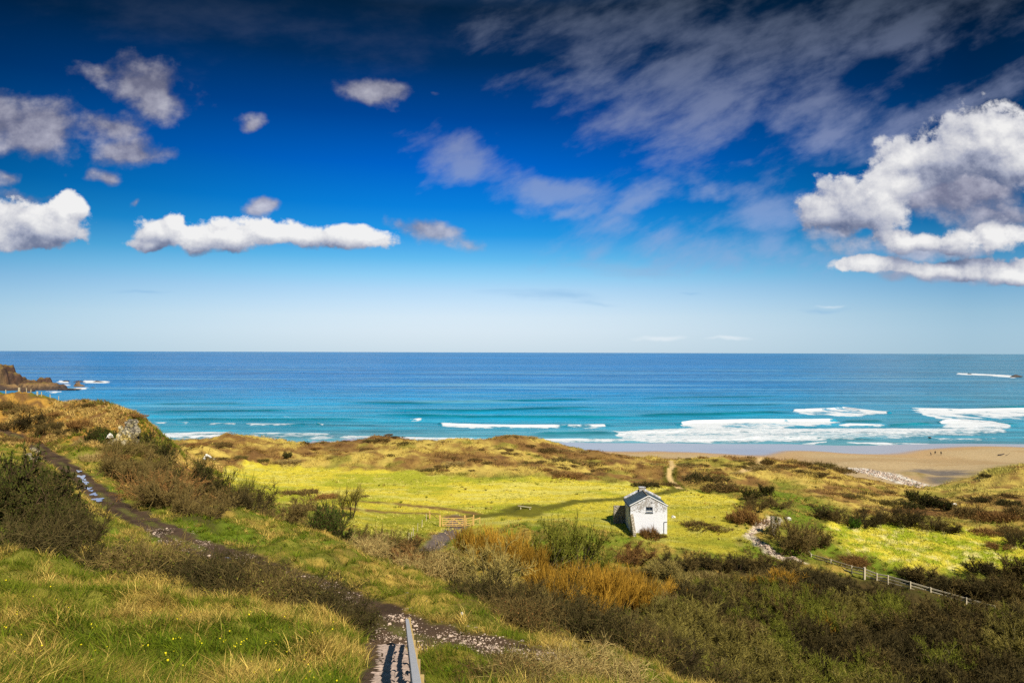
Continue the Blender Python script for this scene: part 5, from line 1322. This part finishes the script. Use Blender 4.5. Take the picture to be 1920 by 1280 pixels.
# ---- headland and skerries
def build_headland():
    NX, NY = 190, 150
    x = np.linspace(-760, -440, NX); y = np.linspace(720, 960, NY); X, Y = np.meshgrid(x, y, indexing='ij')
    z = np.full(X.shape, -4.0)
    wx = X + fbm(X, Y, 22, 4, 400) * 7; wy = Y + fbm(X, Y, 22, 4, 401) * 7
    def hump(px, d, h, rx, ry, k=.6):
        c = at(px, 700, d)[0]; q = np.sqrt(((wx - c) / rx) ** 2 + ((wy - d) / ry) ** 2); return -4 + (h + 4) * (1 - sstep(q, 1 - k, 1))
    cols = np.abs(np.sin(X * .55 + fbm(X, Y, 9, 2, 402))) * 2.0
    for a in ((-40, 850, 27, 40, 40, .22), (-5, 835, 25, 18, 16, .35), (18, 850, 19, 18, 26, .8), (32, 862, 12, 22, 24, .8), (-10, 800, 6, 40, 24, .7), (58, 850, 8.5, 16, 14, .6), (84, 848, 10.5, 15, 14, .55), (70, 835, 5, 32, 16, .4), (106, 838, 3.5, 14, 14, .5),
              (20, 790, 1.8, 34, 14, .4), (60, 800, 1.5, 26, 10, .4), (100, 805, 1.3, 30, 7, .4), (50, 775, 1.2, 14, 8, .5)): z = np.maximum(z, hump(*a))
    z = z + (z > -1) * (fbm(X, Y, 11, 4, 403) * 1.7 + np.abs(fbm(X, Y, 4, 3, 404)) * 1.5) - (z > 14) * cols * .5
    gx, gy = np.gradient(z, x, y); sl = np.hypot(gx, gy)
    g = fbm(X, Y, 14, 4, 405)
    c = np.empty(X.shape + (3,)); c[:] = (.060, .046, .038)
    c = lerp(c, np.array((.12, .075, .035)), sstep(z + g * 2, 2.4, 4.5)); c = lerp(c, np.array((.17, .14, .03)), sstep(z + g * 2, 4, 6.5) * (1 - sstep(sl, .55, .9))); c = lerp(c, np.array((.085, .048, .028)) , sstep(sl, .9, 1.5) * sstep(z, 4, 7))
    c = lerp(c, np.array((.26, .19, .09)), sstep(Y, 790, 800) * (1 - sstep(Y, 826, 834)) * sstep(z, 1.5, 3) * (1 - sstep(X, -545, -525)) * .8)
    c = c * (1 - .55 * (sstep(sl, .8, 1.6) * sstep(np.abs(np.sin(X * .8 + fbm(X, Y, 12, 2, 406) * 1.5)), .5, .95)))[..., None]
    me = mesh_np('headland', np.stack([X, Y, z], -1).reshape(-1, 3), quads=grid_quads(NX, NY), smooth=False, color=c.reshape(-1, 3))
    m, nt, b = new_mat('headland'); p = position(nt); n1 = noise(nt, p, .5, 6, .65); f = (n1 - .5) * 1.8 + 1.0
    f = f * .8
    nt.links.new(mulc(nt, attr(nt, 'tone'), xyz(nt, f * 1.0, f * .80, f * .64)).s, b.inputs['Base Color']); b.inputs['Roughness'].default_value = .85; bump(nt, b, n1, .8, .8)
    new_obj('headland', me, m, kind='structure')
    def sk(seed, px, py, sz, lab, mt=M_ROCKD):
        d = CAMZ / (CAMZ - at(px, py, 1.0)[2]); q = at(px, py, d); rock('sea_rock', seed, q[0], q[1], sz, mt, lab, 'rocks standing in the sea', sub=4, z=-sz[2] * .4, sink=.3, rough=1.0, facets=14)
    sk(70, 147, 724, (9, 5, 6.5), 'brown topped rock in the sea off the headland tip', simple_mat('brown sea rock', (.16, .10, .05), .8, .5, .4, .2))
    sk(71, 150, 716, (10, 4, 3.2), 'low dark rock behind the brown topped rock off the headland')
    sk(72, 182, 716, (13, 4, 2.6), 'long low dark rock farthest out off the headland with surf along it')
    sk(73, 124, 715, (9, 4, 2.6), 'low dark rock between the headland and the brown topped rock')
    sk(74, 130, 731, (16, 4, 2.0), 'flat dark ledge below the brown topped rock')
    sk(75, 173, 727, (4, 2, 1.2), 'tiny dark rock awash right of the brown topped rock')
    sk(76, 1905, 707, (13, 6, 4.6), 'dark rock awash far out at the right edge of the sea')
    sk(77, 1818, 701, (7, 4, 2.0), 'small dark rock in surf left of the one at the right edge')
    sk(78, 1744, 821, (.9, .8, .9), 'tiny dark stone showing in the wash near the beach')
build_headland()

# ---- people on the sand and a log
def person(px, py, pose, lab, top, legs):
    q = hit(px, py, 200); h = 1.72
    J = {'pel': (0, 0, .95), 'sp': (0, .02, 1.2), 'ch': (0, .03, 1.38), 'nk': (0, .03, 1.5), 'hd0': (0, .02, 1.58), 'hd': (0, .0, 1.70)}
    E = [('pel', 'sp'), ('sp', 'ch'), ('ch', 'nk'), ('nk', 'hd0'), ('hd0', 'hd')]
    R = {'pel': .15, 'sp': .14, 'ch': .16, 'nk': .055, 'hd0': .085, 'hd': .085}
    st = {'stride': .34, 'walk': .16, 'stand': .02, 'bend': .1}[pose]
    for s, n in ((-1, 'l'), (1, 'r')):
        J['hip' + n] = (s * .09, 0, .88); J['kn' + n] = (s * (.11 + st * .35), -s * st * .35, .49); J['an' + n] = (s * (.12 + st * .75), -s * st * .7, .08); J['to' + n] = (s * (.13 + st * .8), -s * st * .7 - .16, .03)
        J['sh' + n] = (s * .19, .03, 1.40); J['el' + n] = (s * .26, .06, 1.13); J['wr' + n] = (s * .25, -.06, .90); J['pa' + n] = (s * .25, -.09, .82)
        R.update({'hip' + n: .10, 'kn' + n: .06, 'an' + n: .045, 'to' + n: .035, 'sh' + n: .07, 'el' + n: .048, 'wr' + n: .032, 'pa' + n: .03})
        E += [('pel', 'hip' + n), ('hip' + n, 'kn' + n), ('kn' + n, 'an' + n), ('an' + n, 'to' + n), ('ch', 'sh' + n), ('sh' + n, 'el' + n), ('el' + n, 'wr' + n), ('wr' + n, 'pa' + n)]
        for k, (ox, ol) in enumerate(((-.03, .07), (-.012, .085), (.006, .088), (.024, .08), (.045, .045))):
            J[f'f{k}{n}'] = (s * .25 + (ox if k < 4 else s * -.03), -.11 - (0 if k < 4 else .03) - abs(ox) * .2, .82 - ol); R[f'f{k}{n}'] = .009; E.append(('pa' + n, f'f{k}{n}'))
    if pose == 'bend':
        for k in J:
            if J[k][2] > 1.0 or k[:2] in ('el', 'wr', 'pa') or k[0] == 'f': x, y, z = J[k]; a = .55; J[k] = (x, y * cos(a) - (z - .95) * sin(a), .95 + (z - .95) * cos(a) + y * sin(a))
    ks = list(J); me = bpy.data.meshes.new('person'); me.from_pydata([J[k] for k in ks], [(ks.index(a), ks.index(b_)) for a, b_ in E], [])
    o = bpy.data.objects.new('person', me); COL.objects.link(o)
    sm = o.modifiers.new('s', 'SKIN'); 
    for k, v in zip(ks, me.skin_vertices[0].data): v.radius = (R[k], R[k] * (.75 if k in ('pel', 'sp', 'ch') else 1)); v.use_root = (k == 'pel')
    o.modifiers.new('u', 'SUBSURF').levels = 1
    dg = bpy.context.evaluated_depsgraph_get(); dg.update(); m2 = bpy.data.meshes.new_from_object(o.evaluated_get(dg)); bpy.data.objects.remove(o)
    m2.materials.clear(); mt, nt, b = new_mat('clothes'); tc = nt.nodes.new('ShaderNodeTexCoord'); sx = nt.nodes.new('ShaderNodeSeparateXYZ'); nt.links.new(tc.outputs['Object'], sx.inputs[0]); z = E_(nt, sx.outputs[2])
    c = mixc(nt, z.smooth(.93, .95), legs, top); c = mixc(nt, z.smooth(1.50, 1.53) if pose != 'bend' else z.smooth(1.38, 1.42), c, (.45, .28, .2)); nt.links.new(c.s, b.inputs['Base Color']); b.inputs['Roughness'].default_value = .8
    ob = new_obj('person', m2, mt, label=lab, cat='person', group='people on the beach', loc=q); ob.rotation_euler = (0, 0, RNG.uniform(0, 6))
    hv, hf = ICO[2]; hv = hv * np.array((.10, .11, .10)); hv = hv[:, :]; hm = mesh_np('hair', hv, tris=hf, smooth=True); hd = J['hd']
    ho = new_obj('hair', hm, simple_mat('hair', (.03, .02, .015), .6, .2, 9, 0), ob); ho.location = (hd[0], hd[1] + .03, hd[2] + .045)
    cv, cf = ICO[3]; k = cv.copy(); k *= np.array((.225, .175, .42)) ; k[:, 2] += 1.14
    if pose == 'bend': y, zz = k[:, 1].copy(), k[:, 2] - .95; k[:, 1] = y * cos(.55) - zz * sin(.55); k[:, 2] = .95 + zz * cos(.55) + y * sin(.55)
    new_obj('coat', mesh_np('coat', k, tris=cf, smooth=True), simple_mat('coat', top, .8, .2, 6, .01), ob)
    return ob
person(1745.5, 854, 'bend', 'person in a dark rounded coat stooping on the sand, leftmost of the three', (.02, .02, .03), (.03, .03, .05))
person(1753.5, 852, 'stride', 'person in dark clothes striding with legs wide apart between the other two', (.04, .03, .03), (.02, .02, .03))
person(1764.5, 853, 'stand', 'person in a dark coat standing upright, rightmost of the three on the sand', (.02, .02, .02), (.04, .03, .03))
def build_log():
    q = hit(1878, 854, 200); e = empty('driftwood_log', q, 'dark driftwood log with a bent branch lying on the sand at the far right', 'driftwood')
    t = Twigs(4); P = np.array([[-1.6, 0, .25]]); s0 = t.add(P, np.array([[1., .1, .05]]), np.array([3.0]), np.array([.36]), np.array([.24]), np.array([[0, 0, .12]]), 6, np.array([.3])); new_obj('trunk', t.wood('trunk'), M_ROCKD, e)
    t = Twigs(5); t.add(np.array([[1.7, .1, .1]]), np.array([[1., 0, .1]]), np.array([2.0]), np.array([.14]), np.array([.05]), np.array([[0, 0, .45]]), 5, np.array([.3])); new_obj('branch', t.wood('branch'), M_ROCKD, e)
build_log()

# ------------------------------------------------------------------ the bushes, one by one
def build_bushes():
    B = bush
    # left foreground, before the track
    B('gorse', 2, 'darkgreen', 70, 1000, 190, 140, 'dense dark green shrub filling the middle of the left edge thicket', d=42)
    B('gorse', 0, 'darkgreen', -5, 1000, 190, 160, 'dense dark green shrub cut by the left edge of the picture', d=41)
    B('gorse', 1, 'darkgreen', 125, 1020, 130, 100, 'low dense dark green shrub at the right of the left edge thicket', d=38)
    B('leafy', 0, 'darkgreen', 20, 1010, 175, 150, 'tall dark leafy shrub at the left edge in front of the track', d=39)
    B('leafy', 1, 'dark', 95, 1015, 150, 120, 'dark tangled shrub between the left edge shrub and the grassy hump', d=36)
    B('thorn', 2, 'dark', 145, 1030, 100, 90, 'dark bare shrub leaning against the grassy hump beside the track', d=34)
    B('bramble', 0, 'dark', 40, 1055, 190, 70, 'brown bramble thicket at the foot of the left edge shrub', d=30)
    B('thorn', 0, 'olive', 15, 905, 110, 50, 'low olive shrub on the slope above the tall left edge shrub', d=56)
    hedge = [(190, 1068, 130, 46, 32), (265, 1090, 165, 72, 30), (345, 1110, 165, 75, 29), (425, 1130, 160, 78, 28), (505, 1145, 160, 78, 27), (580, 1160, 150, 75, 26.3), (640, 1170, 120, 66, 25.6)]
    for i, (px, py, w, h, d) in enumerate(hedge):
        B('bramble', i % 3, ('dark', 'browngreen', 'dark')[i % 3], px, py, w, h * .85, ('first', 'second', 'third', 'fourth', 'fifth', 'sixth', 'last')[i] + ' bramble clump, counted from the left, of the dark hedge below the track', d=d, group='bramble hedge below the track')
    for i, (px, py, w, h, d) in enumerate([(310, 1085, 140, 60, 33), (390, 1105, 140, 60, 31), (470, 1120, 140, 60, 30), (545, 1135, 130, 58, 28.5)]):
        B('thorn', i % 3, ('brown', 'dark')[i % 2], px, py, w, h * .72, 'bare brown shrub in the hedge below the track', d=d, group='bare shrubs in the hedge below the track')
    # right of the track
    B('thorn', 1, 'browngreen', 258, 935, 120, 90, 'round twiggy shrub right below the rock outcrop', d=84)
    B('thorn', 2, 'brown', 222, 905, 80, 55, 'brown shrub left of the round twiggy one under the outcrop', d=88)
    B('willow', 0, 'darkgreen', 355, 945, 120, 88, 'broad dark green shrub between the outcrop and the meadow', d=80)
    B('willow', 1, 'darkgreen', 395, 940, 80, 70, 'dark green shrub hard against the pale willow', d=83)
    B('osier', 0, 'green', 455, 955, 105, 90, 'pale fan shaped willow at the left corner of the meadow', d=86)
    B('thorn', 0, 'brown', 320, 985, 130, 85, 'wide brown bush right of the puddled track', d=63)
    B('thorn', 1, 'brown', 385, 990, 110, 68, 'brown bush sloping down to the right of the wide brown one', d=60)
    B('bramble', 1, 'russet', 300, 960, 120, 60, 'russet bramble between the puddled track and the dark green shrub', d=70)
    B('thorn', 2, 'dark', 470, 985, 95, 62, 'dark bush at the top of the grassy bank under the pale willow', d=76)
    B('thorn', 0, 'browngreen', 535, 1000, 100, 60, 'brown green bush right of the dark one above the grassy bank', d=76)
    B('bramble', 2, 'brown', 420, 965, 100, 40, 'low brown tangle under the pale willow', d=78)
    B('willow', 2, 'ivy', 618, 1016, 92, 78, 'dense dark evergreen bush below the small thorn tree', d=80)
    B('gorse', 0, 'ivy', 606, 1010, 75, 66, 'ivy covered left half of the evergreen clump below the thorn tree', d=82)
    B('gorse', 1, 'darkgreen', 640, 1022, 66, 40, 'low dark bush at the right foot of the evergreen clump', d=79)
    # thorn tree
    q = hit(655, 972); d = q[1]; e = empty('thorn_tree', (q[0], q[1], q[2]), 'small windswept thorn tree standing by the ruts in the meadow', 'tree')
    t = Twigs(91); r = t.r
    P = np.array([[.1, 0, -.1], [-.9, .2, -.1], [.45, .1, -.1]]); D = unit(np.array([[.2, 0, 1.], [-.25, 0, 1.], [.35, .1, 1.]]))
    s0 = t.add(P, D, np.array([3.2, 2.6, 3.0]), np.array([.16, .11, .13]), np.array([.06, .05, .06]), np.array([[-.28, 0, 0], [.1, 0, 0], [-.15, 0, .1]]), 6, np.array([.2, .3, .2])); s1 = t.sprout(s0, 9, .35, 1, (.3, .6), .65, .5, .045, .015, 4, .2, (.1, .6)); m = t.wood('trunk'); m.materials.append(MATS['dark bark']); new_obj('trunk', m, None, e)
    t2 = Twigs(92); s2 = t2.sprout(s1, 10, .15, 1, (.5, 1.0), .5, .6, .022, .008, 2, .15, (.1, .9)); s3 = t2.sprout(s2, 6, .15, 1, (.4, .8), .5, .5, .016, .005, 1, .1, (.1, 1)); m = t2.wood('crown'); m.materials.append(MATS['olive twig']); new_obj('crown', m, None, e)
    B('heath', 0, 'russet', 612, 935, 60, 18, 'low russet scrub just left of the thorn tree')
    B('heath', 1, 'brown', 575, 925, 62, 13, 'long brown scrub mound left in the meadow, right one of two')
    B('heath', 2, 'brown', 538, 926, 42, 12, 'brown scrub mound left in the meadow, left one of two')
    B('heath', 0, 'brown', 684, 931, 24, 6, 'small brown scrub patch right of the thorn tree')
    B('heath', 1, 'brown', 570, 955, 80, 14, 'brown scrub behind the evergreen bush left of the thorn tree')
    # bottom edge of the meadow, left of the lane
    B('thorn', 1, 'brown', 690, 1040, 60, 48, 'dome shaped brown shrub below the meadow, nearest to the evergreen clump', d=80)
    B('thorn', 0, 'russet', 770, 1020, 46, 38, 'russet shrub beside the stakes left of the lane', d=92)
    for i, (px, py, w, h, d, p_) in enumerate([(720, 1062, 90, 45, 68, 'brown'), (765, 1066, 90, 50, 66, 'dark'), (810, 1072, 90, 52, 64, 'brown'), (740, 1085, 100, 45, 55, 'russet'), (800, 1095, 110, 50, 50, 'pale'), (850, 1085, 90, 60, 56, 'brown'), (690, 1075, 80, 38, 62, 'pale')]):
        B('thorn' if i % 2 else 'bramble', i % 3, p_, px, py, w, h, 'brown bare shrub in the band between the grassy bank and the meadow', d=d, group='scrub band below the meadow')
    # big thorn beside the lane, orange osiers, green willow
    B('thorn', 2, 'sunny', 912, 1120, 150, 112, 'big olive thorn bush standing just right of the lane', d=52)
    B('thorn', 0, 'sunny', 990, 1112, 115, 78, 'olive thorn bush on the right shoulder of the big one', d=52)
    for i, (px, py, w, h, d) in enumerate([(872, 1052, 70, 68, 84), (905, 1052, 90, 78, 82), (940, 1055, 95, 86, 80), (975, 1064, 90, 86, 76), (1005, 1075, 85, 80, 73), (925, 1075, 110, 76, 72), (1010, 1100, 100, 86, 66)]):
        B('osier', i % 3, 'orange', px, py, w, h * 1.12, 'orange osier in the row behind the big thorn bush', d=d, group='orange osiers behind the big thorn bush')
    B('willow', 0, 'green', 1022, 1068, 130, 118, 'broad green willow thicket left of the cottage, left half', d=78)
    B('willow', 1, 'green', 1080, 1066, 125, 116, 'broad green willow thicket left of the cottage, right half', d=80)
    B('willow', 2, 'green', 1125, 1055, 70, 62, 'smaller green willow at the right foot of the willow thicket', d=82)
    for i, (px, py, w, h, d) in enumerate([(1075, 1118, 110, 92, 65), (1120, 1118, 120, 100, 65), (1160, 1108, 110, 96, 67), (1195, 1100, 100, 85, 69), (1040, 1120, 90, 76, 63), (1225, 1090, 80, 52, 73), (1140, 1085, 100, 80, 72), (1185, 1075, 90, 66, 76), (1100, 1135, 120, 80, 60), (1060, 1095, 90, 76, 70)]):
        B('osier', (i + 1) % 3, 'orange', px, py, w * 1.1, h * 1.18, 'orange osier in the clump in front of the willow thicket', d=d, group='orange osiers before the willow thicket')
    B('osier', 1, 'straw', 1250, 1090, 60, 55, 'pale stemmed sapling right of the orange osiers', d=72)
    B('thorn', 1, 'russet', 1190, 1062, 90, 42, 'russet scrub in front of the wing wall of the cottage', d=88)
    B('heath', 2, 'russet', 1218, 1003, 42, 27, 'brown bramble grown up against the white gable of the cottage', d=103.5)
    B('heath', 0, 'brown', 1232, 1006, 34, 16, 'low brown bramble at the right foot of the white gable', d=103.2)
    for i, (px, py, w, h, d, p_) in enumerate([(1460, 1075, 95, 42, 82, 'orange'), (1505, 1085, 80, 38, 80, 'orange'), (1540, 1135, 95, 55, 68, 'orange'), (1480, 1105, 90, 40, 74, 'orange'), (1330, 1080, 80, 35, 82, 'straw'), (1405, 1080, 70, 35, 82, 'orange')]):
        B('osier', i % 3, p_, px, py, w, h, 'orange tinted osier in the thicket left of the long fence', d=d, group='osiers in the thicket left of the fence')
    for i, (px, py, w, h, d, k, p_) in enumerate([(1245, 1075, 80, 36, 84, 'thorn', 'sunny'), (1285, 1085, 80, 34, 82, 'osier', 'sunny'), (1325, 1090, 80, 34, 81, 'thorn', 'brown'), (1265, 1105, 90, 44, 76, 'osier', 'orange'), (1305, 1110, 90, 40, 76, 'thorn', 'sunny'), (1345, 1105, 80, 36, 78, 'thorn', 'olive')]):
        B(k, i % 3, p_, px, py, w, h, 'tawny shrub in the patch below the near meadow edge, right of the orange osiers', d=d, group='tawny shrubs right of the orange osiers')
    # dark belt above the thicket under the bright grass
    for i, px in enumerate(range(1250, 1500, 34)):
        B('far', i % 3, ('dark', 'brown')[i % 2], px, 1062 + (px - 1250) * .05, 62, 30, 'dark bare shrub in the belt along the near meadow edge right of the cottage', d=88 + (i % 3), group='dark belt along the near edge of the meadow')
    # the thicket filling the valley floor
    pol = np.array([at(px, py, d)[:2] for px, py, d in [(1020, 1185, 50), (1130, 1185, 54), (1245, 1125, 71), (1310, 1090, 79), (1490, 1078, 86), (1600, 1100, 82), (1700, 1128, 77), (1840, 1160, 72), (1990, 1160, 72), (1990, 1330, 50), (1420, 1330, 51), (1290, 1290, 46), (1160, 1220, 47)]])
    r = np.random.default_rng(21); pts = []
    x0, y0 = pol.min(0); x1, y1 = pol.max(0)
    for _ in range(9000):
        p = np.array((r.uniform(x0, x1), r.uniform(y0, y1)))
        if poly_sd(p[0:1], p[1:2], pol)[0] < .4: continue
        if all(np.hypot(*(p - q)) > 1.75 for q in pts): pts.append(p)
    for i, p in enumerate(pts[:260]):
        px, py = to_px(p[0], p[1], ground(*p))
        n = fbm(p[0:1], p[1:2], 9, 3, 500)[0] + r.normal(0, .25)
        kd, pal_ = (('far', 'olive') if n < -.15 else ('willow', 'green') if n < .12 else ('far', 'brown') if n < .4 else ('far', 'dark'))
        s = r.uniform(.8, 1.2)
        plant(kd, i % 3, pal_, p[0], p[1], 4.1 * s, 2.7 * s * r.uniform(.8, 1.15) * (.8 if py < 1130 else 1), 'bare olive brown shrub in the dense thicket filling the lower right of the valley', group='thicket in the lower right valley')
    # bank in the bottom middle
    for i, (px, py, w, h, d, k, p_) in enumerate([(905, 1145, 120, 62, 38, 'bramble', 'dark'), (965, 1160, 130, 72, 36, 'thorn', 'brown'), (1025, 1180, 130, 75, 36, 'bramble', 'dark'), (1085, 1205, 130, 72, 36, 'thorn', 'brown'), (1050, 1160, 120, 60, 44, 'thorn', 'dark'), (1125, 1225, 140, 70, 35, 'bramble', 'dark'), (1185, 1250, 150, 70, 34, 'bramble', 'browngreen'),
              (980, 1205, 130, 60, 30, 'bramble', 'brown'), (1240, 1275, 150, 72, 35, 'thorn', 'dark'), (1290, 1300, 150, 80, 36, 'bramble', 'dark'), (930, 1120, 110, 55, 44, 'thorn', 'brown'), (1350, 1330, 170, 90, 40, 'thorn', 'brown')]):
        B(k, i % 3, p_, px, py, w, h, 'dark bramble and thorn on the steep bank in the bottom middle', d=d, group='brambles on the bank in the bottom middle')
    for i, (px, py, w, h, p_) in enumerate([(925, 1292, 130, 50, 'brown'), (1000, 1290, 160, 55, 'pale'), (1070, 1270, 150, 50, 'pale'), (975, 1262, 90, 40, 'brown'), (1150, 1290, 160, 60, 'pale')]):
        B('bramble', i % 3, p_, px, py, w, h, 'dry bramble among pale grass at the bottom edge right of the handrail', d=None, group='dry brambles right of the handrail')
    # left hill
    for i, (px, py, w, h, p_, k) in enumerate([(8, 765, 60, 26, 'brown', 'heath'), (45, 772, 60, 22, 'brown', 'heath'), (60, 800, 70, 34, 'dark', 'thorn'), (85, 810, 60, 30, 'brown', 'thorn'), (20, 800, 55, 22, 'brown', 'heath'), (150, 800, 50, 22, 'russet', 'heath'), (130, 815, 60, 25, 'brown', 'thorn'), (165, 762, 40, 9, 'brown', 'heath'), (215, 772, 44, 9, 'russet', 'heath'), (110, 780, 40, 12, 'russet', 'heath'), (15, 830, 60, 22, 'brown', 'heath'), (60, 830, 60, 16, 'russet', 'heath'), (160, 835, 55, 20, 'pale', 'heath'), (205, 860, 70, 25, 'russet', 'heath'), (225, 880, 70, 25, 'brown', 'heath'), (170, 862, 60, 20, 'pale', 'heath'), (255, 780, 40, 8, 'russet', 'heath')]):
        B(k, i % 3, p_, px, py, w, h, 'brown scrub on the side of the left hill above the track', group='scrub on the left hill')
    B('gorse', 1, 'darkgreen', 190, 812, 56, 34, 'dark green scrub draped over the brow above the rock face', d=114)
    B('bramble', 2, 'browngreen', 232, 850, 80, 30, 'brown bramble covering the foot of the rock face', d=104)
    B('gorse', 0, 'darkgreen', 178, 822, 44, 40, 'dark green gorse on the hillside left of the ivy by the outcrop', d=112)
    B('gorse', 1, 'ivy', 203, 820, 44, 38, 'glossy green ivy hanging left of the rock face', d=109)
    B('gorse', 2, 'darkgreen', 235, 808, 40, 34, 'dark ivy at the top of the rock face', d=112)
    B('gorse', 0, 'darkgreen', 266, 815, 56, 50, 'dark bush right of the crag on the hill end', d=112)
    B('gorse', 1, 'browngreen', 286, 842, 62, 56, 'brown green bush covering the right slope of the hill end', d=112)
    B('gorse', 2, 'darkgreen', 302, 872, 52, 56, 'lowest dark bush at the right foot of the left hill', d=110)
    # dunes
    B('gorse', 0, 'darkgreen', 537, 858, 24, 16, 'dark gorse bush at the foot of the dunes left of centre')
    B('gorse', 1, 'darkgreen', 572, 834, 20, 10, 'small dark gorse on the dune crest left of centre')
    B('gorse', 2, 'darkgreen', 311, 829, 12, 7, 'tiny dark bush on the skyline just right of the left hill')
    B('gorse', 0, 'dark', 912, 818, 8, 5, 'tiny dark tuft on the highest dune crest')
    B('heath', 1, 'dark', 1215, 912, 62, 16, 'dark scrub mound behind the chimney of the cottage')
    B('heath', 2, 'brown', 1256, 910, 36, 10, 'brown scrub by the sandy path behind the cottage')
    B('heath', 0, 'dark', 1320, 900, 90, 22, 'long dark scrub mound right of the sandy path')
    B('heath', 1, 'brown', 1360, 918, 90, 24, 'brown scrub mound below the long dark one right of the path')
    B('gorse', 1, 'darkgreen', 1408, 935, 46, 26, 'dark green gorse above the ruined wall, left one')
    B('gorse', 2, 'darkgreen', 1436, 928, 36, 26, 'dark green gorse above the ruined wall, right one')
    B('heath', 2, 'russet', 1395, 975, 62, 40, 'reddish brown shrub at the right end of the meadow')
    B('thorn', 1, 'brown', 1420, 955, 60, 30, 'brown shrub on the slope above the reddish one')
    B('heath', 0, 'brown', 1305, 985, 70, 12, 'low brown scrub in the meadow right of the cottage, left one'); B('heath', 1, 'brown', 1345, 990, 55, 10, 'low brown scrub in the meadow right of the cottage, right one')
    B('thorn', 2, 'browngreen', 1492, 1035, 92, 78, 'big round brown shrub behind the ruined wall')
    B('thorn', 0, 'brown', 1530, 1025, 55, 45, 'brown shrub at the right side of the big round one')
    row = [(1455, 955, 60, 28, 'brown'), (1545, 972, 60, 30, 'dark'), (1575, 985, 55, 34, 'brown'), (1625, 990, 64, 44, 'dark'), (1668, 985, 62, 44, 'brown'), (1705, 990, 70, 46, 'dark'), (1745, 996, 60, 34, 'brown'), (1775, 1002, 50, 28, 'dark')]
    for i, (px, py, w, h, p_) in enumerate(row):
        B('thorn', i % 3, p_, px, py - 4, w, h * .9, 'dark rounded shrub in the row along the far edge of the lower right field', group='shrub row behind the lower right field')
    B('gorse', 0, 'ivy', 1600, 990, 30, 24, 'bright green bush in the shrub row behind the right field')
    for i, (px, py, w, h, p_) in enumerate([(1720, 940, 50, 26, 'darkgreen'), (1745, 950, 60, 28, 'darkgreen'), (1770, 955, 50, 26, 'dark'), (1710, 955, 44, 18, 'dark')]):
        B('gorse', i % 3, p_, px, py, w, h, ('first', 'second', 'third', 'fourth')[i] + ' dark gorse of the cluster below the end of the stream')
    B('heath', 0, 'dark', 1850, 940, 70, 14, 'dark hollow scrub in the right dunes, left one'); B('heath', 1, 'dark', 1895, 945, 60, 16, 'dark hollow scrub in the right dunes, right one'); B('heath', 2, 'dark', 1848, 893, 26, 8, 'small dark patch of scrub high on the right dune')
    for i, (px, py, w, h, p_) in enumerate([(1820, 965, 80, 26, 'brown'), (1870, 975, 90, 28, 'russet'), (1915, 965, 70, 26, 'brown'), (1900, 1000, 70, 26, 'brown'), (1850, 1000, 60, 16, 'russet'), (1910, 1025, 60, 34, 'dark'), (1875, 1030, 50, 18, 'russet')]):
        B('heath' if i < 5 else 'thorn', i % 3, p_, px, py, w, h, 'brown scrub on the rise behind the lower right field at the right edge', group='scrub right of the lower field')
    for i, (px, py, w, h, d) in enumerate([(1705, 1090, 50, 26, 88), (1735, 1098, 64, 34, 86), (1775, 1106, 70, 38, 84), (1815, 1115, 74, 42, 82), (1855, 1125, 80, 46, 80), (1900, 1122, 90, 56, 81), (1930, 1100, 70, 50, 86), (1885, 1098, 70, 44, 87), (1840, 1095, 60, 30, 88)]):
        B('far', i % 3, ('dark', 'brown')[i % 2], px, py, w, h, 'dark shrub in the belt behind the right end of the fence', d=d, group='dark shrubs behind the right end of the fence')
    B('bramble', 0, 'russet', 1607, 1065, 50, 20, 'russet bramble inside the field beside the corner post of the fence', d=93)
    B('heath', 1, 'brown', 1600, 1050, 40, 14, 'small brown mound in the field above the corner post')
    # hummocks on the seaward rim and the scatter of low scrub over the dunes
    for i, (px, py, w, h) in enumerate([(1408, 872, 34, 14), (1440, 868, 30, 16), (1392, 876, 24, 8), (1500, 872, 60, 16), (1545, 876, 60, 18), (1580, 885, 50, 16)]):
        B('heath', i % 3, ('browngreen', 'brown')[i % 2], px, py, w, h, 'scrub covered hummock on the seaward rim of the dunes right of centre', group='hummocks on the seaward dune rim')
    r = np.random.default_rng(77); n = 0
    while n < 190:
        a = radians(r.uniform(-27, 40)); R = math.sqrt(r.uniform(118 ** 2, 205 ** 2)); x, y = R * sin(a), R * cos(a); X = np.array([x]); Y = np.array([y]); Z = H(X, Y); M = masks(X, Y, Z)
        dn = fbm(X, Y, 16, 5, 61)[0] + fbm(X, Y, 4, 4, 62)[0] * .5
        if M['dune'][0] < .8 or M['dpath'][0] > .05 or M['green'][0] > .05 or Z[0] < 7 or dn < -.12 or (x > 95 and y > 150 and r.uniform() < .8): continue
        s = math.exp(r.normal(-.05, .38))
        plant('heath', n % 3, ('russet', 'brown', 'brown', 'browngreen', 'pale')[r.integers(0, 5)], x, y, 3.9 * s, .62 * s * r.uniform(.6, 1.4), 'low brown scrub mound among the dune grass', group='low scrub mounds on the dunes'); n += 1
build_bushes()
